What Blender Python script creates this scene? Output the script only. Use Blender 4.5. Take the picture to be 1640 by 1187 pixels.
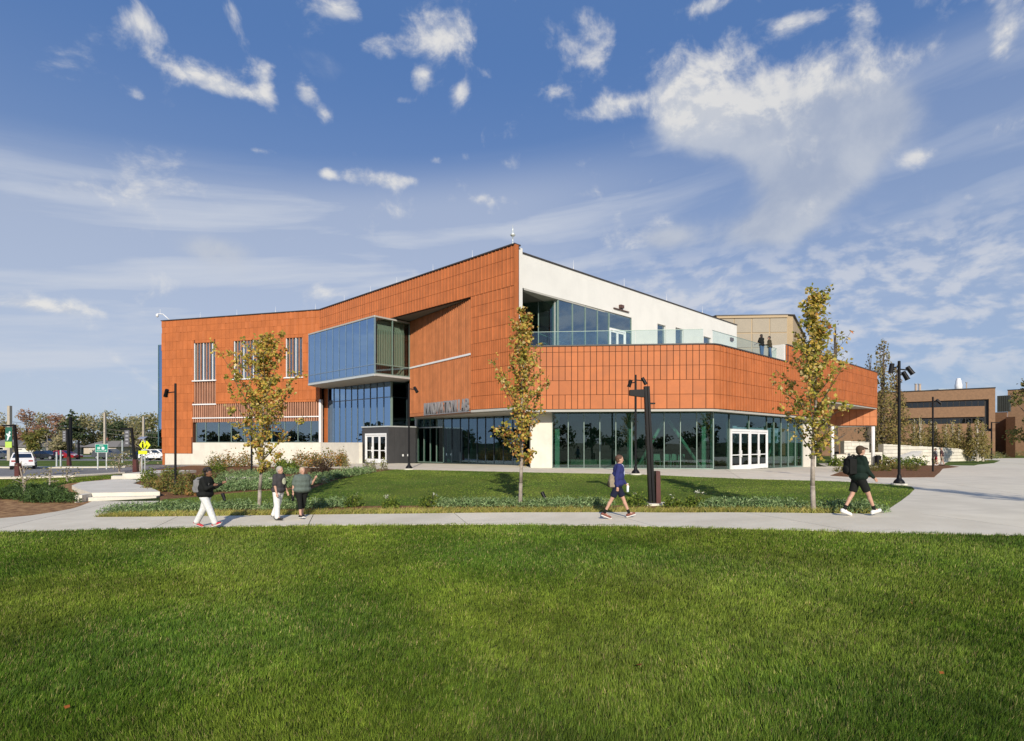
import bpy, math, random
import numpy as np
from mathutils import Vector, Matrix, noise as mnoise

random.seed(7)
rng = np.random.default_rng(11)
scene = bpy.context.scene
for o in list(bpy.data.objects):
    bpy.data.objects.remove(o)
col = scene.collection

# ------------------------------------------------------------------ camera
F, CX, HZ, CH = 900.0, 820.0, 709.0, 1.65      # focal length and horizon in photo pixels, eye height in metres
cam = bpy.data.cameras.new('camera')
cam.sensor_width = 36.0
cam.lens = 36.0 * F / 1640.0
cam.shift_y = (HZ - 593.5) / 1640.0
cam.clip_start, cam.clip_end = 0.1, 6000.0
camo = bpy.data.objects.new('camera', cam)
camo.location = (0, 0, CH)
camo.rotation_euler = (math.radians(90), 0, 0)
col.objects.link(camo)
scene.camera = camo

# ------------------------------------------------------------------ sun and sky
SUN_EL = math.radians(26.5)
SUN_AZ = math.atan2(0.075, -1.0)               # clockwise from +Y
to_sun = Vector((math.sin(SUN_AZ) * math.cos(SUN_EL), math.cos(SUN_AZ) * math.cos(SUN_EL), math.sin(SUN_EL)))
sl = bpy.data.lights.new('sun', 'SUN')
sl.energy, sl.angle, sl.color = 4.9, math.radians(0.6), (1.0, 0.91, 0.78)
so = bpy.data.objects.new('sun', sl)
so.rotation_euler = to_sun.to_track_quat('Z', 'Y').to_euler()
so.location = (10, -40, 40)
col.objects.link(so)

world = bpy.data.worlds.new('World')
scene.world = world
world.use_nodes = True
world.cycles.sampling_method = 'MANUAL'
world.cycles.sample_map_resolution = 512
vs = scene.view_settings
vs.view_transform, vs.look, vs.gamma, vs.exposure = 'Standard', 'None', 1.0, 0.0
vs.use_curve_mapping = False
scene.cycles.use_denoising = True
scene.cycles.max_bounces = 8
scene.cycles.diffuse_bounces = 3
scene.cycles.glossy_bounces = 4
scene.cycles.transmission_bounces = 6
scene.cycles.transparent_max_bounces = 24
scene.cycles.caustics_reflective = False
scene.cycles.caustics_refractive = False


class NT:
    """tiny node-tree helper"""
    def __init__(s, tree):
        s.t = tree; s.n = tree.nodes; s.l = tree.links
    def node(s, typ, **kw):
        nd = s.n.new(typ)
        for k, v in kw.items():
            setattr(nd, k, v)
        return nd
    def put(s, sock, v):
        if isinstance(v, bpy.types.NodeSocket):
            s.l.new(v, sock)
        elif v is not None:
            sock.default_value = v
    def m(s, op, a, b=None, c=None, clamp=False):
        nd = s.node('ShaderNodeMath', operation=op, use_clamp=clamp)
        for i, v in enumerate((a, b, c)):
            if v is not None:
                s.put(nd.inputs[i], v)
        return nd.outputs[0]
    def vm(s, op, a, b=None):
        nd = s.node('ShaderNodeVectorMath', operation=op)
        s.put(nd.inputs[0], a)
        if b is not None:
            s.put(nd.inputs[1], b)
        return nd.outputs['Value'] if op in ('LENGTH', 'DOT_PRODUCT') else nd.outputs[0]
    def mix(s, f, a, b, blend='MIX'):
        nd = s.node('ShaderNodeMix', data_type='RGBA', blend_type=blend)
        s.put(nd.inputs[0], f); s.put(nd.inputs[6], a); s.put(nd.inputs[7], b)
        return nd.outputs[2]
    def comb(s, x, y, z):
        nd = s.node('ShaderNodeCombineXYZ')
        for i, v in enumerate((x, y, z)):
            s.put(nd.inputs[i], v)
        return nd.outputs[0]
    def noise(s, vec, scale, detail=4, rough=0.55, dist=0.0):
        nd = s.node('ShaderNodeTexNoise')
        if vec is not None:
            s.put(nd.inputs['Vector'], vec)
        nd.inputs['Scale'].default_value = scale
        nd.inputs['Detail'].default_value = detail
        nd.inputs['Roughness'].default_value = rough
        nd.inputs['Distortion'].default_value = dist
        return nd.outputs[0]
    def smooth(s, v, a, b, lo=0.0, hi=1.0):
        nd = s.node('ShaderNodeMapRange', interpolation_type='SMOOTHSTEP')
        s.put(nd.inputs['Value'], v)
        for k, x in (('From Min', a), ('From Max', b), ('To Min', lo), ('To Max', hi)):
            s.put(nd.inputs[k], x)
        return nd.outputs[0]
    def lin(s, v, a, b, lo=0.0, hi=1.0):
        nd = s.node('ShaderNodeMapRange')
        s.put(nd.inputs['Value'], v)
        for k, x in (('From Min', a), ('From Max', b), ('To Min', lo), ('To Max', hi)):
            s.put(nd.inputs[k], x)
        return nd.outputs[0]


def C4(c):
    return (c[0], c[1], c[2], 1.0)


def build_sky():
    g = NT(world.node_tree)
    g.n.clear()
    out = g.node('ShaderNodeOutputWorld')
    bg = g.node('ShaderNodeBackground')
    g.l.new(bg.outputs[0], out.inputs[0])
    sky = g.node('ShaderNodeTexSky', sky_type='NISHITA', sun_disc=False)
    sky.sun_elevation, sky.sun_rotation = SUN_EL, SUN_AZ
    sky.air_density, sky.dust_density, sky.ozone_density, sky.altitude = 1.0, 0.4, 2.5, 200.0
    STR = 0.10
    bg.inputs['Strength'].default_value = STR
    d = g.node('ShaderNodeTexCoord').outputs['Generated']
    sx = g.node('ShaderNodeSeparateXYZ'); g.l.new(d, sx.inputs[0])
    x, y, z = sx.outputs
    az = g.m('ARCTAN2', x, y)                          # 0 = straight ahead, right positive
    el = g.m('ARCSINE', z)
    base = g.mix(1.0, sky.outputs[0], (0.66, 0.80, 1.16, 1), 'MULTIPLY')
    # deep polarised blue high up, paler air near the horizon
    hz = g.smooth(el, 0.0, 0.62, 1.0, 0.0)
    up = g.mix(hz, (1.06, 2.22, 4.85, 1), (4.05, 4.95, 6.2, 1))
    base = g.mix(0.72, base, up)
    # flat cloud deck seen in perspective
    zz = g.m('ADD', g.m('MAXIMUM', z, 0.0), 0.10)
    P = g.comb(g.m('DIVIDE', x, zz), g.m('DIVIDE', y, zz), 0.0)
    sph = g.comb(g.m('MULTIPLY', az, 1.0), g.m('MULTIPLY', el, 1.25), 0.0)
    warp = g.node('ShaderNodeTexNoise'); g.put(warp.inputs['Vector'], sph); warp.inputs['Scale'].default_value = 3.0
    warp.inputs['Detail'].default_value = 3
    wv = g.vm('MULTIPLY', g.vm('SUBTRACT', warp.outputs['Color'], (0.5, 0.5, 0.5)), (0.16, 0.12, 0.0))
    sw = g.vm('ADD', sph, wv)
    n1 = g.noise(sw, 7.5, 8, 0.62, 0.15)
    n2 = g.noise(g.vm('ADD', sw, (0.006, 0.018, 0.0)), 7.5, 8, 0.62, 0.15)   # the same a little higher: sun-side shading
    big = g.noise(g.vm('ADD', sph, (3.3, 1.7, 0.0)), 1.7, 2, 0.5)

    def blob(u, v, ru, rv):
        a0 = math.atan2((u - CX) / F, 1.0)
        e0 = math.atan2((HZ - v) / F, math.hypot(1.0, (u - CX) / F))
        ra, re = ru / F * math.cos(a0) ** 2, rv / F * math.cos(e0) ** 2
        p = g.m('POWER', g.m('DIVIDE', g.m('SUBTRACT', az, a0), ra), 2.0)
        q = g.m('POWER', g.m('DIVIDE', g.m('SUBTRACT', el, e0), re), 2.0)
        return g.m('EXPONENT', g.m('MULTIPLY', g.m('ADD', p, q), -1.0))

    def total(lst):
        r = None
        for b in lst:
            w = g.m('MULTIPLY', blob(*b[:4]), b[4])
            r = w if r is None else g.m('ADD', r, w)
        return r
    heap = total([(1130, 125, 80, 48, .40), (1195, 68, 60, 34, .42), (1250, 130, 110, 36, .40), (1330, 120, 60, 30, .36), (1180, 165, 70, 30, .30), (1430, 112, 85, 40, .46), (1380, 60, 26, 34, .32), (1030, 168, 110, 28, .46), (960, 180, 50, 14, .34),
                  (1100, 185, 60, 40, .30), (740, 55, 44, 40, .44), (690, 40, 36, 45, .34), (612, 78, 44, 24, .46),
                  (310, 120, 50, 20, .46), (385, 148, 60, 14, .42), (425, 128, 20, 24, .46), (228, 42, 38, 32, .42), (492, 155, 18, 16, .42), (520, 185, 16, 18, .42),
                  (372, 22, 30, 24, .40), (677, 128, 18, 22, .46), (1605, 45, 26, 45, .42), (1610, 205, 60, 26, .44), (740, 150, 18, 22, .32), (785, 115, 18, 20, .30),
                  (1075, 355, 45, 22, .36), (960, 55, 40, 50, .32), (600, 288, 60, 14, .40), (660, 288, 26, 10, .36), (815, 262, 34, 16, .38), (880, 145, 34, 22, .36),
                  (540, 18, 40, 16, .42), (930, 315, 40, 16, .38), (1480, 248, 36, 12, .38), (525, 278, 15, 11, .42), (410, 240, 20, 8, .38), (100, 95, 70, 28, .20), (780, 320, 22, 10, .36),
                  (90, 300, 60, 14, .30), (640, 160, 24, 9, .40), (1130, 10, 40, 14, .40), (1270, 40, 40, 20, .28), (80, 490, 110, 10, .32), (530, 470, 40, 16, .34), (220, 150, 14, 10, .36), (700, 258, 14, 9, .38), (745, 250, 12, 12, .38), (1610, 285, 26, 16, .32), (1550, 315, 22, 9, .30), (640, 210, 14, 8, .36)])
    heap = g.m('MINIMUM', heap, 0.50)
    nc = g.m('MULTIPLY', g.m('SUBTRACT', n1, 0.5), 2.1)
    thr = g.m('SUBTRACT', g.m('ADD', g.m('ADD', nc, heap), g.m('MULTIPLY', g.m('SUBTRACT', big, 0.5), 0.22)), 0.245)
    # small altocumulus flecks low over the right half
    fl = g.noise(g.vm('MULTIPLY', sw, (1.0, 1.5, 1.0)), 22.0, 4, 0.55)
    flm = g.m('MULTIPLY', g.smooth(el, 0.05, 0.13), g.smooth(el, 0.24, 0.36, 1.0, 0.0))
    flm = g.m('MULTIPLY', flm, g.smooth(az, -0.10, 0.30))
    fleck = g.m('MULTIPLY', g.smooth(fl, 0.40, 0.64), flm)
    dens = g.smooth(thr, -0.13, 0.40)
    dens = g.m('MULTIPLY', dens, g.smooth(el, 0.015, 0.07))
    # high thin cirrus: long streaks, stronger low down and to the left
    tilt = g.m('ADD', el, g.m('MULTIPLY', az, -0.10))
    cir = g.noise(g.vm('ADD', g.comb(g.m('MULTIPLY', az, 0.55), g.m('MULTIPLY', tilt, 5.0), 0.0), wv), 2.6, 6, 0.55, 0.3)
    cm = g.m('MULTIPLY', g.smooth(tilt, 0.02, 0.14), g.smooth(tilt, 0.40, 0.49, 1.0, 0.0))
    cirrus = g.m('MULTIPLY', g.m('MULTIPLY', g.smooth(cir, 0.34, 0.66), cm), g.smooth(az, 0.0, 0.45, 0.85, 0.38))
    veil = g.m('MULTIPLY', g.m('MULTIPLY', cm, 0.42), g.smooth(az, -0.05, 0.35, 1.0, 0.30))
    colr = g.mix(g.m('MAXIMUM', cirrus, veil), base, (6.1, 6.5, 7.3, 1))
    colr = g.mix(g.m('MULTIPLY', fleck, 0.62), colr, (6.9, 7.0, 7.4, 1))
    # the soft grey body of the large cloud, then the sunlit heads over it
    gm = total([(1130, 195, 80, 38, .62), (1220, 185, 110, 55, .90), (1330, 195, 110, 60, .90), (1300, 265, 95, 42, .75), (1290, 310, 80, 40, .70), (1230, 365, 80, 30, .75), (1070, 382, 55, 22, .60), (345, 400, 55, 20, .45), (1410, 190, 70, 45, .5)])
    gn = g.noise(sw, 5.0, 7, 0.58, 0.2)
    gd = g.m('ADD', gm, g.m('MULTIPLY', g.m('SUBTRACT', gn, 0.5), 1.5))
    gd = g.m('MULTIPLY', g.smooth(gd, 0.16, 0.72), 0.90)
    colr = g.mix(gd, colr, g.mix(g.smooth(gn, 0.36, 0.66), (3.7, 4.3, 5.6, 1), (5.3, 5.7, 6.5, 1)))
    lit = g.smooth(g.m('SUBTRACT', n1, n2), -0.045, 0.05)
    shade = g.m('ADD', g.m('MULTIPLY', g.m('SUBTRACT', 1.0, lit), 0.50), g.m('MULTIPLY', gd, 0.22))
    cc = g.mix(shade, (8.0, 7.85, 7.6, 1), (4.6, 5.1, 6.1, 1))
    colr = g.mix(g.m('MULTIPLY', dens, 0.92), colr, cc)
    # below the horizon: dull ground light
    colr = g.mix(g.smooth(z, -0.05, 0.0), (1.6, 1.7, 1.5, 1), colr)
    g.l.new(colr, bg.inputs['Color'])


build_sky()

# ------------------------------------------------------------------ materials
MATS = {}


def mat(name, c, rough=0.6, var=0.10, scale=6.0, bump=0.0, bscale=None, metal=0.0, spec=0.5, rnd=0.0, c2=None, coat=0.0, detail=5, streak=0.0):
    """principled surface; colour drifts with world-space noise, rnd varies it per object"""
    if name in MATS:
        return MATS[name]
    m = bpy.data.materials.new(name); m.use_nodes = True
    g = NT(m.node_tree)
    b = g.n['Principled BSDF']
    pos = g.node('ShaderNodeNewGeometry').outputs['Position']
    n = g.noise(pos, scale, detail, 0.6)
    f = g.smooth(n, 0.3, 0.7)
    lo = tuple(max(0.0, v * (1 - var)) for v in c) if c2 is None else c
    hi = tuple(min(1.0, v * (1 + var)) for v in c) if c2 is None else c2
    cc = g.mix(f, C4(lo), C4(hi))
    if streak:
        sv = g.vm('MULTIPLY', pos, (3.0, 3.0, 0.35))
        cc = g.mix(g.smooth(g.noise(sv, 1.3, 4, 0.6), 0.45, 0.8, 0.0, streak), cc, C4(tuple(v * 0.55 for v in c)))
    if rnd:
        r = g.node('ShaderNodeObjectInfo').outputs['Random']
        cc = g.mix(1.0, cc, g.mix(r, C4((1 - rnd,) * 3), C4((1 + rnd * .6, 1 + rnd * .45, 1 + rnd * .3))), 'MULTIPLY')
    tn = g.node('ShaderNodeAttribute', attribute_name='tone').outputs['Fac']
    cc = g.mix(1.0, cc, g.comb(g.m('ADD', tn, 1.0), g.m('ADD', g.m('MULTIPLY', tn, .9), 1.0), g.m('ADD', g.m('MULTIPLY', tn, .7), 1.0)), 'MULTIPLY')
    g.l.new(cc, b.inputs['Base Color'])
    rr = g.lin(n, 0.2, 0.8, max(0.0, rough - 0.08), min(1.0, rough + 0.08))
    g.l.new(rr, b.inputs['Roughness'])
    b.inputs['Metallic'].default_value = metal
    b.inputs['Specular IOR Level'].default_value = spec
    b.inputs['Coat Weight'].default_value = coat
    if bump:
        bp = g.node('ShaderNodeBump'); bp.inputs['Strength'].default_value = bump
        bp.inputs['Distance'].default_value = 0.02
        g.l.new(g.noise(pos, bscale or scale * 6, 4, 0.6), bp.inputs['Height'])
        g.l.new(bp.outputs[0], b.inputs['Normal'])
    MATS[name] = m
    return m


def leafmat(name, trans=0.35, gloss=0.25):
    """foliage coloured by the mesh's own 'Col' attribute"""
    if name in MATS:
        return MATS[name]
    m = bpy.data.materials.new(name); m.use_nodes = True
    g = NT(m.node_tree); g.n.clear()
    out = g.node('ShaderNodeOutputMaterial')
    at = g.node('ShaderNodeAttribute', attribute_name='Col').outputs['Color']
    pos = g.node('ShaderNodeNewGeometry').outputs['Position']
    at = g.mix(1.0, at, g.mix(g.smooth(g.noise(pos, 2.2, 3), 0.3, 0.7), (0.82, 0.85, 0.80, 1), (1.12, 1.1, 1.05, 1)), 'MULTIPLY')
    df = g.node('ShaderNodeBsdfPrincipled'); g.l.new(at, df.inputs['Base Color'])
    df.inputs['Roughness'].default_value = 0.55
    df.inputs['Specular IOR Level'].default_value = gloss
    tr = g.node('ShaderNodeBsdfTranslucent'); g.l.new(at, tr.inputs['Color'])
    mx = g.node('ShaderNodeMixShader'); mx.inputs[0].default_value = trans
    g.l.new(df.outputs[0], mx.inputs[1]); g.l.new(tr.outputs[0], mx.inputs[2])
    g.l.new(mx.outputs[0], out.inputs[0])
    MATS[name] = m
    return m


def glass(name, tint, refl, rcol=(0.85, 0.93, 1.0), rough=0.0):
    """coated window glass: tinted see-through plus a mirror that grows towards grazing angles"""
    if name in MATS:
        return MATS[name]
    m = bpy.data.materials.new(name); m.use_nodes = True
    g = NT(m.node_tree); g.n.clear()
    out = g.node('ShaderNodeOutputMaterial')
    tr = g.node('ShaderNodeBsdfTransparent'); tr.inputs[0].default_value = C4(tint)
    gl = g.node('ShaderNodeBsdfGlossy'); gl.inputs['Color'].default_value = C4(rcol)
    gl.inputs['Roughness'].default_value = rough
    lw = g.node('ShaderNodeLayerWeight'); lw.inputs['Blend'].default_value = 0.5
    fac = g.m('POWER', lw.outputs['Facing'], 5.0)
    fac = g.lin(fac, 0, 1, refl, 0.85)
    pos = g.node('ShaderNodeNewGeometry').outputs['Position']
    bp = g.node('ShaderNodeBump'); bp.inputs['Strength'].default_value = 0.03; bp.inputs['Distance'].default_value = 0.05
    g.l.new(g.noise(pos, 0.7, 1), bp.inputs['Height']); g.l.new(bp.outputs[0], gl.inputs['Normal'])
    mx = g.node('ShaderNodeMixShader'); g.l.new(fac, mx.inputs[0])
    g.l.new(tr.outputs[0], mx.inputs[1]); g.l.new(gl.outputs[0], mx.inputs[2])
    g.l.new(mx.outputs[0], out.inputs[0])
    MATS[name] = m
    return m


TERRA = mat('terracotta', (0.48, 0.156, 0.054), 0.62, 0.09, 1.1, 0.05, 40, rnd=0.09, spec=0.3)
TERRA2 = mat('terracotta_deep', (0.445, 0.136, 0.041), 0.62, 0.08, 0.8, 0.05, 40, rnd=0.10, spec=0.3)
SLATM = mat('terracotta_slat', (0.48, 0.178, 0.072), 0.6, 0.10, 1.5, rnd=0.14, spec=0.3)
JOINT = mat('panel_joint', (0.055, 0.024, 0.014), 0.9, 0.1, 1.5)
SLATB = mat('slat_backing', (0.13, 0.050, 0.026), 0.8, 0.10, 1.5)  # darkened so the gaps between slats read as deep shadow
WHITE = mat('white_render', (0.71, 0.70, 0.655), 0.75, 0.03, 0.8, 0.04, 60, streak=0.05)
CONC = mat('cast_concrete', (0.66, 0.62, 0.53), 0.85, 0.06, 1.4, 0.08, 50, streak=0.14)
SOFF = mat('soffit_board', (0.42, 0.41, 0.37), 0.7, 0.04, 2.0)
COPE = mat('dark_coping', (0.05, 0.042, 0.038), 0.5, 0.1, 3)
BLACK = mat('black_metal', (0.006, 0.006, 0.007), 0.50, 0.2, 8, metal=0.0, spec=0.25)
CHAR = mat('charcoal_panel', (0.055, 0.055, 0.057), 0.55, 0.08, 2.0)
ALU = mat('pale_aluminium', (0.62, 0.66, 0.64), 0.35, 0.05, 4, metal=0.35)
MULL = mat('green_grey_mullion', (0.22, 0.30, 0.26), 0.4, 0.06, 4, metal=0.2)
DMULL = mat('dark_mullion', (0.035, 0.05, 0.06), 0.4, 0.1, 4)
WPAINT = mat('white_paint', (0.78, 0.78, 0.77), 0.45, 0.04, 3)
INTER = mat('interior_wall', (0.30, 0.30, 0.27), 0.8, 0.06, 0.6)
INTERD = mat('interior_dark', (0.10, 0.105, 0.10), 0.8, 0.15, 0.5)
IFLOOR = mat('interior_floor', (0.16, 0.16, 0.15), 0.35, 0.1, 1.0)
BRACE = mat('steel_brace', (0.42, 0.56, 0.49), 0.5, 0.04, 2)
GL_DARK = glass('glass_clear_dark', (0.50, 0.66, 0.60), 0.09)
GL_BLUE = glass('glass_blue', (0.30, 0.42, 0.54), 0.55, (0.47, 0.70, 1.0))
GL_ENT = glass('glass_entry', (0.46, 0.60, 0.56), 0.20, (0.55, 0.75, 1.0))
GL_SIDE = glass('glass_green', (0.80, 0.88, 0.83), 0.10)
GL_TERR = glass('glass_terrace', (0.50, 0.64, 0.70), 0.26, (0.80, 0.92, 1.0))
GL_DOOR = glass('glass_door', (0.22, 0.27, 0.25), 0.06)
GL_RAIL = glass('glass_rail', (0.90, 0.96, 0.94), 0.06)
GL_CAR = glass('glass_car', (0.12, 0.14, 0.15), 0.18)


def concmat(name, c, c2, scale):
    m = bpy.data.materials.new(name); m.use_nodes = True
    g = NT(m.node_tree); b = g.n['Principled BSDF']
    pos = g.node('ShaderNodeNewGeometry').outputs['Position']
    cc = g.mix(g.smooth(g.noise(pos, scale, 6, 0.65), 0.3, 0.7), C4(c), C4(c2))
    st = g.noise(g.vm('MULTIPLY', pos, (0.35, 1.3, 1.0)), 0.9, 5, 0.6, 0.6)
    cc = g.mix(g.smooth(st, 0.55, 0.75, 0.0, 0.30), cc, C4(tuple(v * .62 for v in c)))
    cc = g.mix(g.smooth(g.noise(pos, 45, 2), 0.55, 0.8, 0.0, 0.22), cc, C4(tuple(v * .6 for v in c)))
    r = g.node('ShaderNodeObjectInfo').outputs['Random']
    cc = g.mix(1.0, cc, g.mix(r, (.93, .93, .93, 1), (1.05, 1.05, 1.04, 1)), 'MULTIPLY')
    g.l.new(cc, b.inputs['Base Color']); b.inputs['Roughness'].default_value = 0.85
    bp = g.node('ShaderNodeBump'); bp.inputs['Strength'].default_value = 0.15; bp.inputs['Distance'].default_value = 0.01
    g.l.new(g.noise(pos, 60, 3), bp.inputs['Height']); g.l.new(bp.outputs[0], b.inputs['Normal'])
    MATS[name] = m
    return m


PAVE = concmat('pavement_concrete', (0.62, 0.565, 0.445), (0.72, 0.66, 0.53), 0.8)
STONE = concmat('pale_stone', (0.62, 0.58, 0.49), (0.72, 0.68, 0.58), 0.9)
ASPH = concmat('asphalt', (0.17, 0.17, 0.165), (0.22, 0.215, 0.21), 0.6)


def groundmat(name, k):
    m = bpy.data.materials.new(name); m.use_nodes = True
    g = NT(m.node_tree); b = g.n['Principled BSDF']
    pos = g.node('ShaderNodeNewGeometry').outputs['Position']
    n1 = g.noise(pos, 0.35, 4, 0.6); n2 = g.noise(g.vm('MULTIPLY', pos, (1.0, 2.2, 1.0)), 7.0, 5, 0.7)
    a = g.mix(g.smooth(n1, 0.35, 0.65), (0.060 * k, 0.098 * k, 0.018 * k, 1), (0.125 * k, 0.155 * k, 0.032 * k, 1))
    a = g.mix(g.smooth(n2, 0.3, 0.7, 0.0, 0.65), a, (0.050 * k, 0.082 * k, 0.014 * k, 1))
    a = g.mix(g.smooth(g.noise(pos, 0.02, 2), 0.45, 0.62, 0, 0.4), a, (0.15 * k, 0.135 * k, 0.05 * k, 1))
    g.l.new(a, b.inputs['Base Color']); b.inputs['Roughness'].default_value = 0.9
    b.inputs['Specular IOR Level'].default_value = 0.1
    bp = g.node('ShaderNodeBump'); bp.inputs['Strength'].default_value = 0.6; bp.inputs['Distance'].default_value = 0.05
    g.l.new(n2, bp.inputs['Height']); g.l.new(bp.outputs[0], b.inputs['Normal'])
    return m


TURF = groundmat('lawn_thatch_shaded', 0.42)  # same turf, darkened to paint in the shade between the blades
TURF2 = groundmat('lawn_turf', 1.15)
MULCH = mat('bark_mulch', (0.105, 0.052, 0.026), 0.95, 0.0, 9.0, 0.9, 30, c2=(0.27, 0.145, 0.075), spec=0.1)
STRAW = mat('straw_mulch', (0.17, 0.085, 0.042), 0.95, 0.0, 3.5, 1.0, 18, c2=(0.44, 0.27, 0.13), spec=0.1)
BARK = mat('tree_bark', (0.22, 0.185, 0.15), 0.9, 0.0, 6.0, 0.5, 30, c2=(0.40, 0.35, 0.29))
BARKD = mat('dark_bark', (0.10, 0.08, 0.06), 0.9, 0.2, 5.0, 0.5, 30)
BIRCH = mat('birch_bark', (0.50, 0.45, 0.37), 0.8, 0.2, 6.0)
LEAF = leafmat('leaf', 0.48); NEEDLE = leafmat('needle', 0.15, 0.2); BLADE = leafmat('grass_blade', 0.30, 0.25)


# ------------------------------------------------------------------ mesh and object helpers
class MB:
    def __init__(s):
        s.v = []; s.f = []; s.mi = []; s.tone = {}
    def add(s, vs, fs, mi=0):
        o = len(s.v)
        s.v += [tuple(p) for p in vs]
        s.f += [tuple(i + o for i in f) for f in fs]
        s.mi += [mi] * len(fs)
        return s
    def hexa(s, b, t, mi=0):
        return s.add(list(b) + list(t), [(3, 2, 1, 0), (4, 5, 6, 7), (0, 1, 5, 4), (1, 2, 6, 5), (2, 3, 7, 6), (3, 0, 4, 7)], mi)
    def box(s, x0, x1, y0, y1, z0, z1, mi=0):
        return s.hexa([(x0, y0, z0), (x1, y0, z0), (x1, y1, z0), (x0, y1, z0)], [(x0, y0, z1), (x1, y0, z1), (x1, y1, z1), (x0, y1, z1)], mi)
    def prism(s, poly, z0, z1, mi=0):
        a = sum(poly[i][0] * poly[(i + 1) % len(poly)][1] - poly[(i + 1) % len(poly)][0] * poly[i][1] for i in range(len(poly)))
        if a < 0:
            poly = poly[::-1]
        n = len(poly)
        vs = [(p[0], p[1], z0) for p in poly] + [(p[0], p[1], z1) for p in poly]
        fs = [tuple(range(n))[::-1], tuple(range(n, 2 * n))] + [(i, (i + 1) % n, n + (i + 1) % n, n + i) for i in range(n)]
        return s.add(vs, fs, mi)
    def tube(s, p0, p1, r0, r1=None, n=8, caps=True, mi=0):
        r1 = r0 if r1 is None else r1
        p0, p1 = Vector(p0), Vector(p1)
        ax = (p1 - p0).normalized()
        a = ax.orthogonal().normalized(); b = ax.cross(a)
        vs = []
        for p, r in ((p0, r0), (p1, r1)):
            for i in range(n):
                t = 2 * math.pi * i / n
                vs.append(p + a * (r * math.cos(t)) + b * (r * math.sin(t)))
        fs = [(i, (i + 1) % n, n + (i + 1) % n, n + i) for i in range(n)]
        if caps:
            fs += [tuple(range(n))[::-1], tuple(range(n, 2 * n))]
        return s.add(vs, fs, mi)
    def path(s, pts, rs, n=8, mi=0):
        for i in range(len(pts) - 1):
            s.tube(pts[i], pts[i + 1], rs[i], rs[i + 1], n, True, mi)
        return s
    def lathe(s, prof, c=(0, 0, 0), n=16, mi=0):
        vs = []; fs = []
        for r, z in prof:
            for i in range(n):
                t = 2 * math.pi * i / n
                vs.append((c[0] + r * math.cos(t), c[1] + r * math.sin(t), c[2] + z))
        for k in range(len(prof) - 1):
            for i in range(n):
                j = (i + 1) % n
                fs.append((k * n + i, k * n + j, (k + 1) * n + j, (k + 1) * n + i))
        fs.append(tuple(range(n))[::-1]); fs.append(tuple(range((len(prof) - 1) * n, len(prof) * n)))
        return s.add(vs, fs, mi)
    def mesh(s, name, mats, smooth=False):
        me = bpy.data.meshes.new(name)
        me.from_pydata(s.v, [], s.f)
        for m in (mats if isinstance(mats, (list, tuple)) else [mats]):
            me.materials.append(m)
        if any(s.mi):
            me.polygons.foreach_set('material_index', s.mi)
        if smooth:
            me.polygons.foreach_set('use_smooth', [True] * len(s.f))
        if s.tone:
            at_ = me.attributes.new('tone', 'FLOAT', 'FACE')
            arr = np.zeros(len(s.f), dtype=np.float32)
            for (a_, b_), t_ in s.tone.items():
                arr[a_:b_] = t_
            at_.data.foreach_set('value', arr)
        me.update()
        return me
    def build(s, name, mats, parent=None, smooth=False, loc=None):
        return link(name, s.mesh(name, mats, smooth), parent, loc)


def wm(o):
    m = o.matrix_basis.copy()
    return (wm(o.parent) @ o.matrix_parent_inverse @ m) if o.parent else m


def setp(o, p):
    o.parent = p
    o.matrix_parent_inverse = wm(p).inverted()


def link(name, me, parent=None, loc=None, local=False):
    o = bpy.data.objects.new(name, me)
    col.objects.link(o)
    if loc is not None:
        o.location = loc
    if parent is not None:
        if local:
            o.parent = parent
        else:
            setp(o, parent)
    return o


def tag(o, label=None, cat=None, group=None, kind=None):
    if label: o['label'] = label
    if cat: o['category'] = cat
    if group: o['group'] = group
    if kind: o['kind'] = kind
    return o


def thing(name, label, cat, loc=(0, 0, 0), rz=0.0, group=None):
    o = bpy.data.objects.new(name, None)
    col.objects.link(o)
    o.location = loc; o.rotation_euler = (0, 0, rz); o.empty_display_size = 0.3
    return tag(o, label, cat, group)


def copy_tree(o, parent=None):
    c = o.copy(); col.objects.link(c)
    if parent is not None:
        inv = o.matrix_parent_inverse.copy()
        c.parent = parent
        c.matrix_parent_inverse = inv
    for ch in list(o.children):
        copy_tree(ch, c)
    return c


def npmesh(name, V, Fq, mats, cols=None, smooth=False):
    """fast mesh from numpy: V (n,3), Fq (m,k) all faces with k corners; cols (n,3) per vertex"""
    me = bpy.data.meshes.new(name)
    n, (m, k) = len(V), Fq.shape
    me.vertices.add(n); me.vertices.foreach_set('co', np.ascontiguousarray(V, dtype=np.float32).ravel())
    me.loops.add(m * k); me.loops.foreach_set('vertex_index', np.ascontiguousarray(Fq, dtype=np.int32).ravel())
    me.polygons.add(m)
    me.polygons.foreach_set('loop_start', np.arange(0, m * k, k, dtype=np.int32))
    try:
        me.polygons.foreach_set('loop_total', np.full(m, k, dtype=np.int32))
    except Exception:
        pass
    if smooth:
        me.polygons.foreach_set('use_smooth', np.ones(m, dtype=bool))
    for mm in (mats if isinstance(mats, (list, tuple)) else [mats]):
        me.materials.append(mm)
    if cols is not None:
        at = me.attributes.new('Col', 'FLOAT_COLOR', 'POINT')
        c4 = np.ones((n, 4), dtype=np.float32); c4[:, :3] = cols
        at.data.foreach_set('color', c4.ravel())
    me.update(calc_edges=True)
    return me


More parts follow.
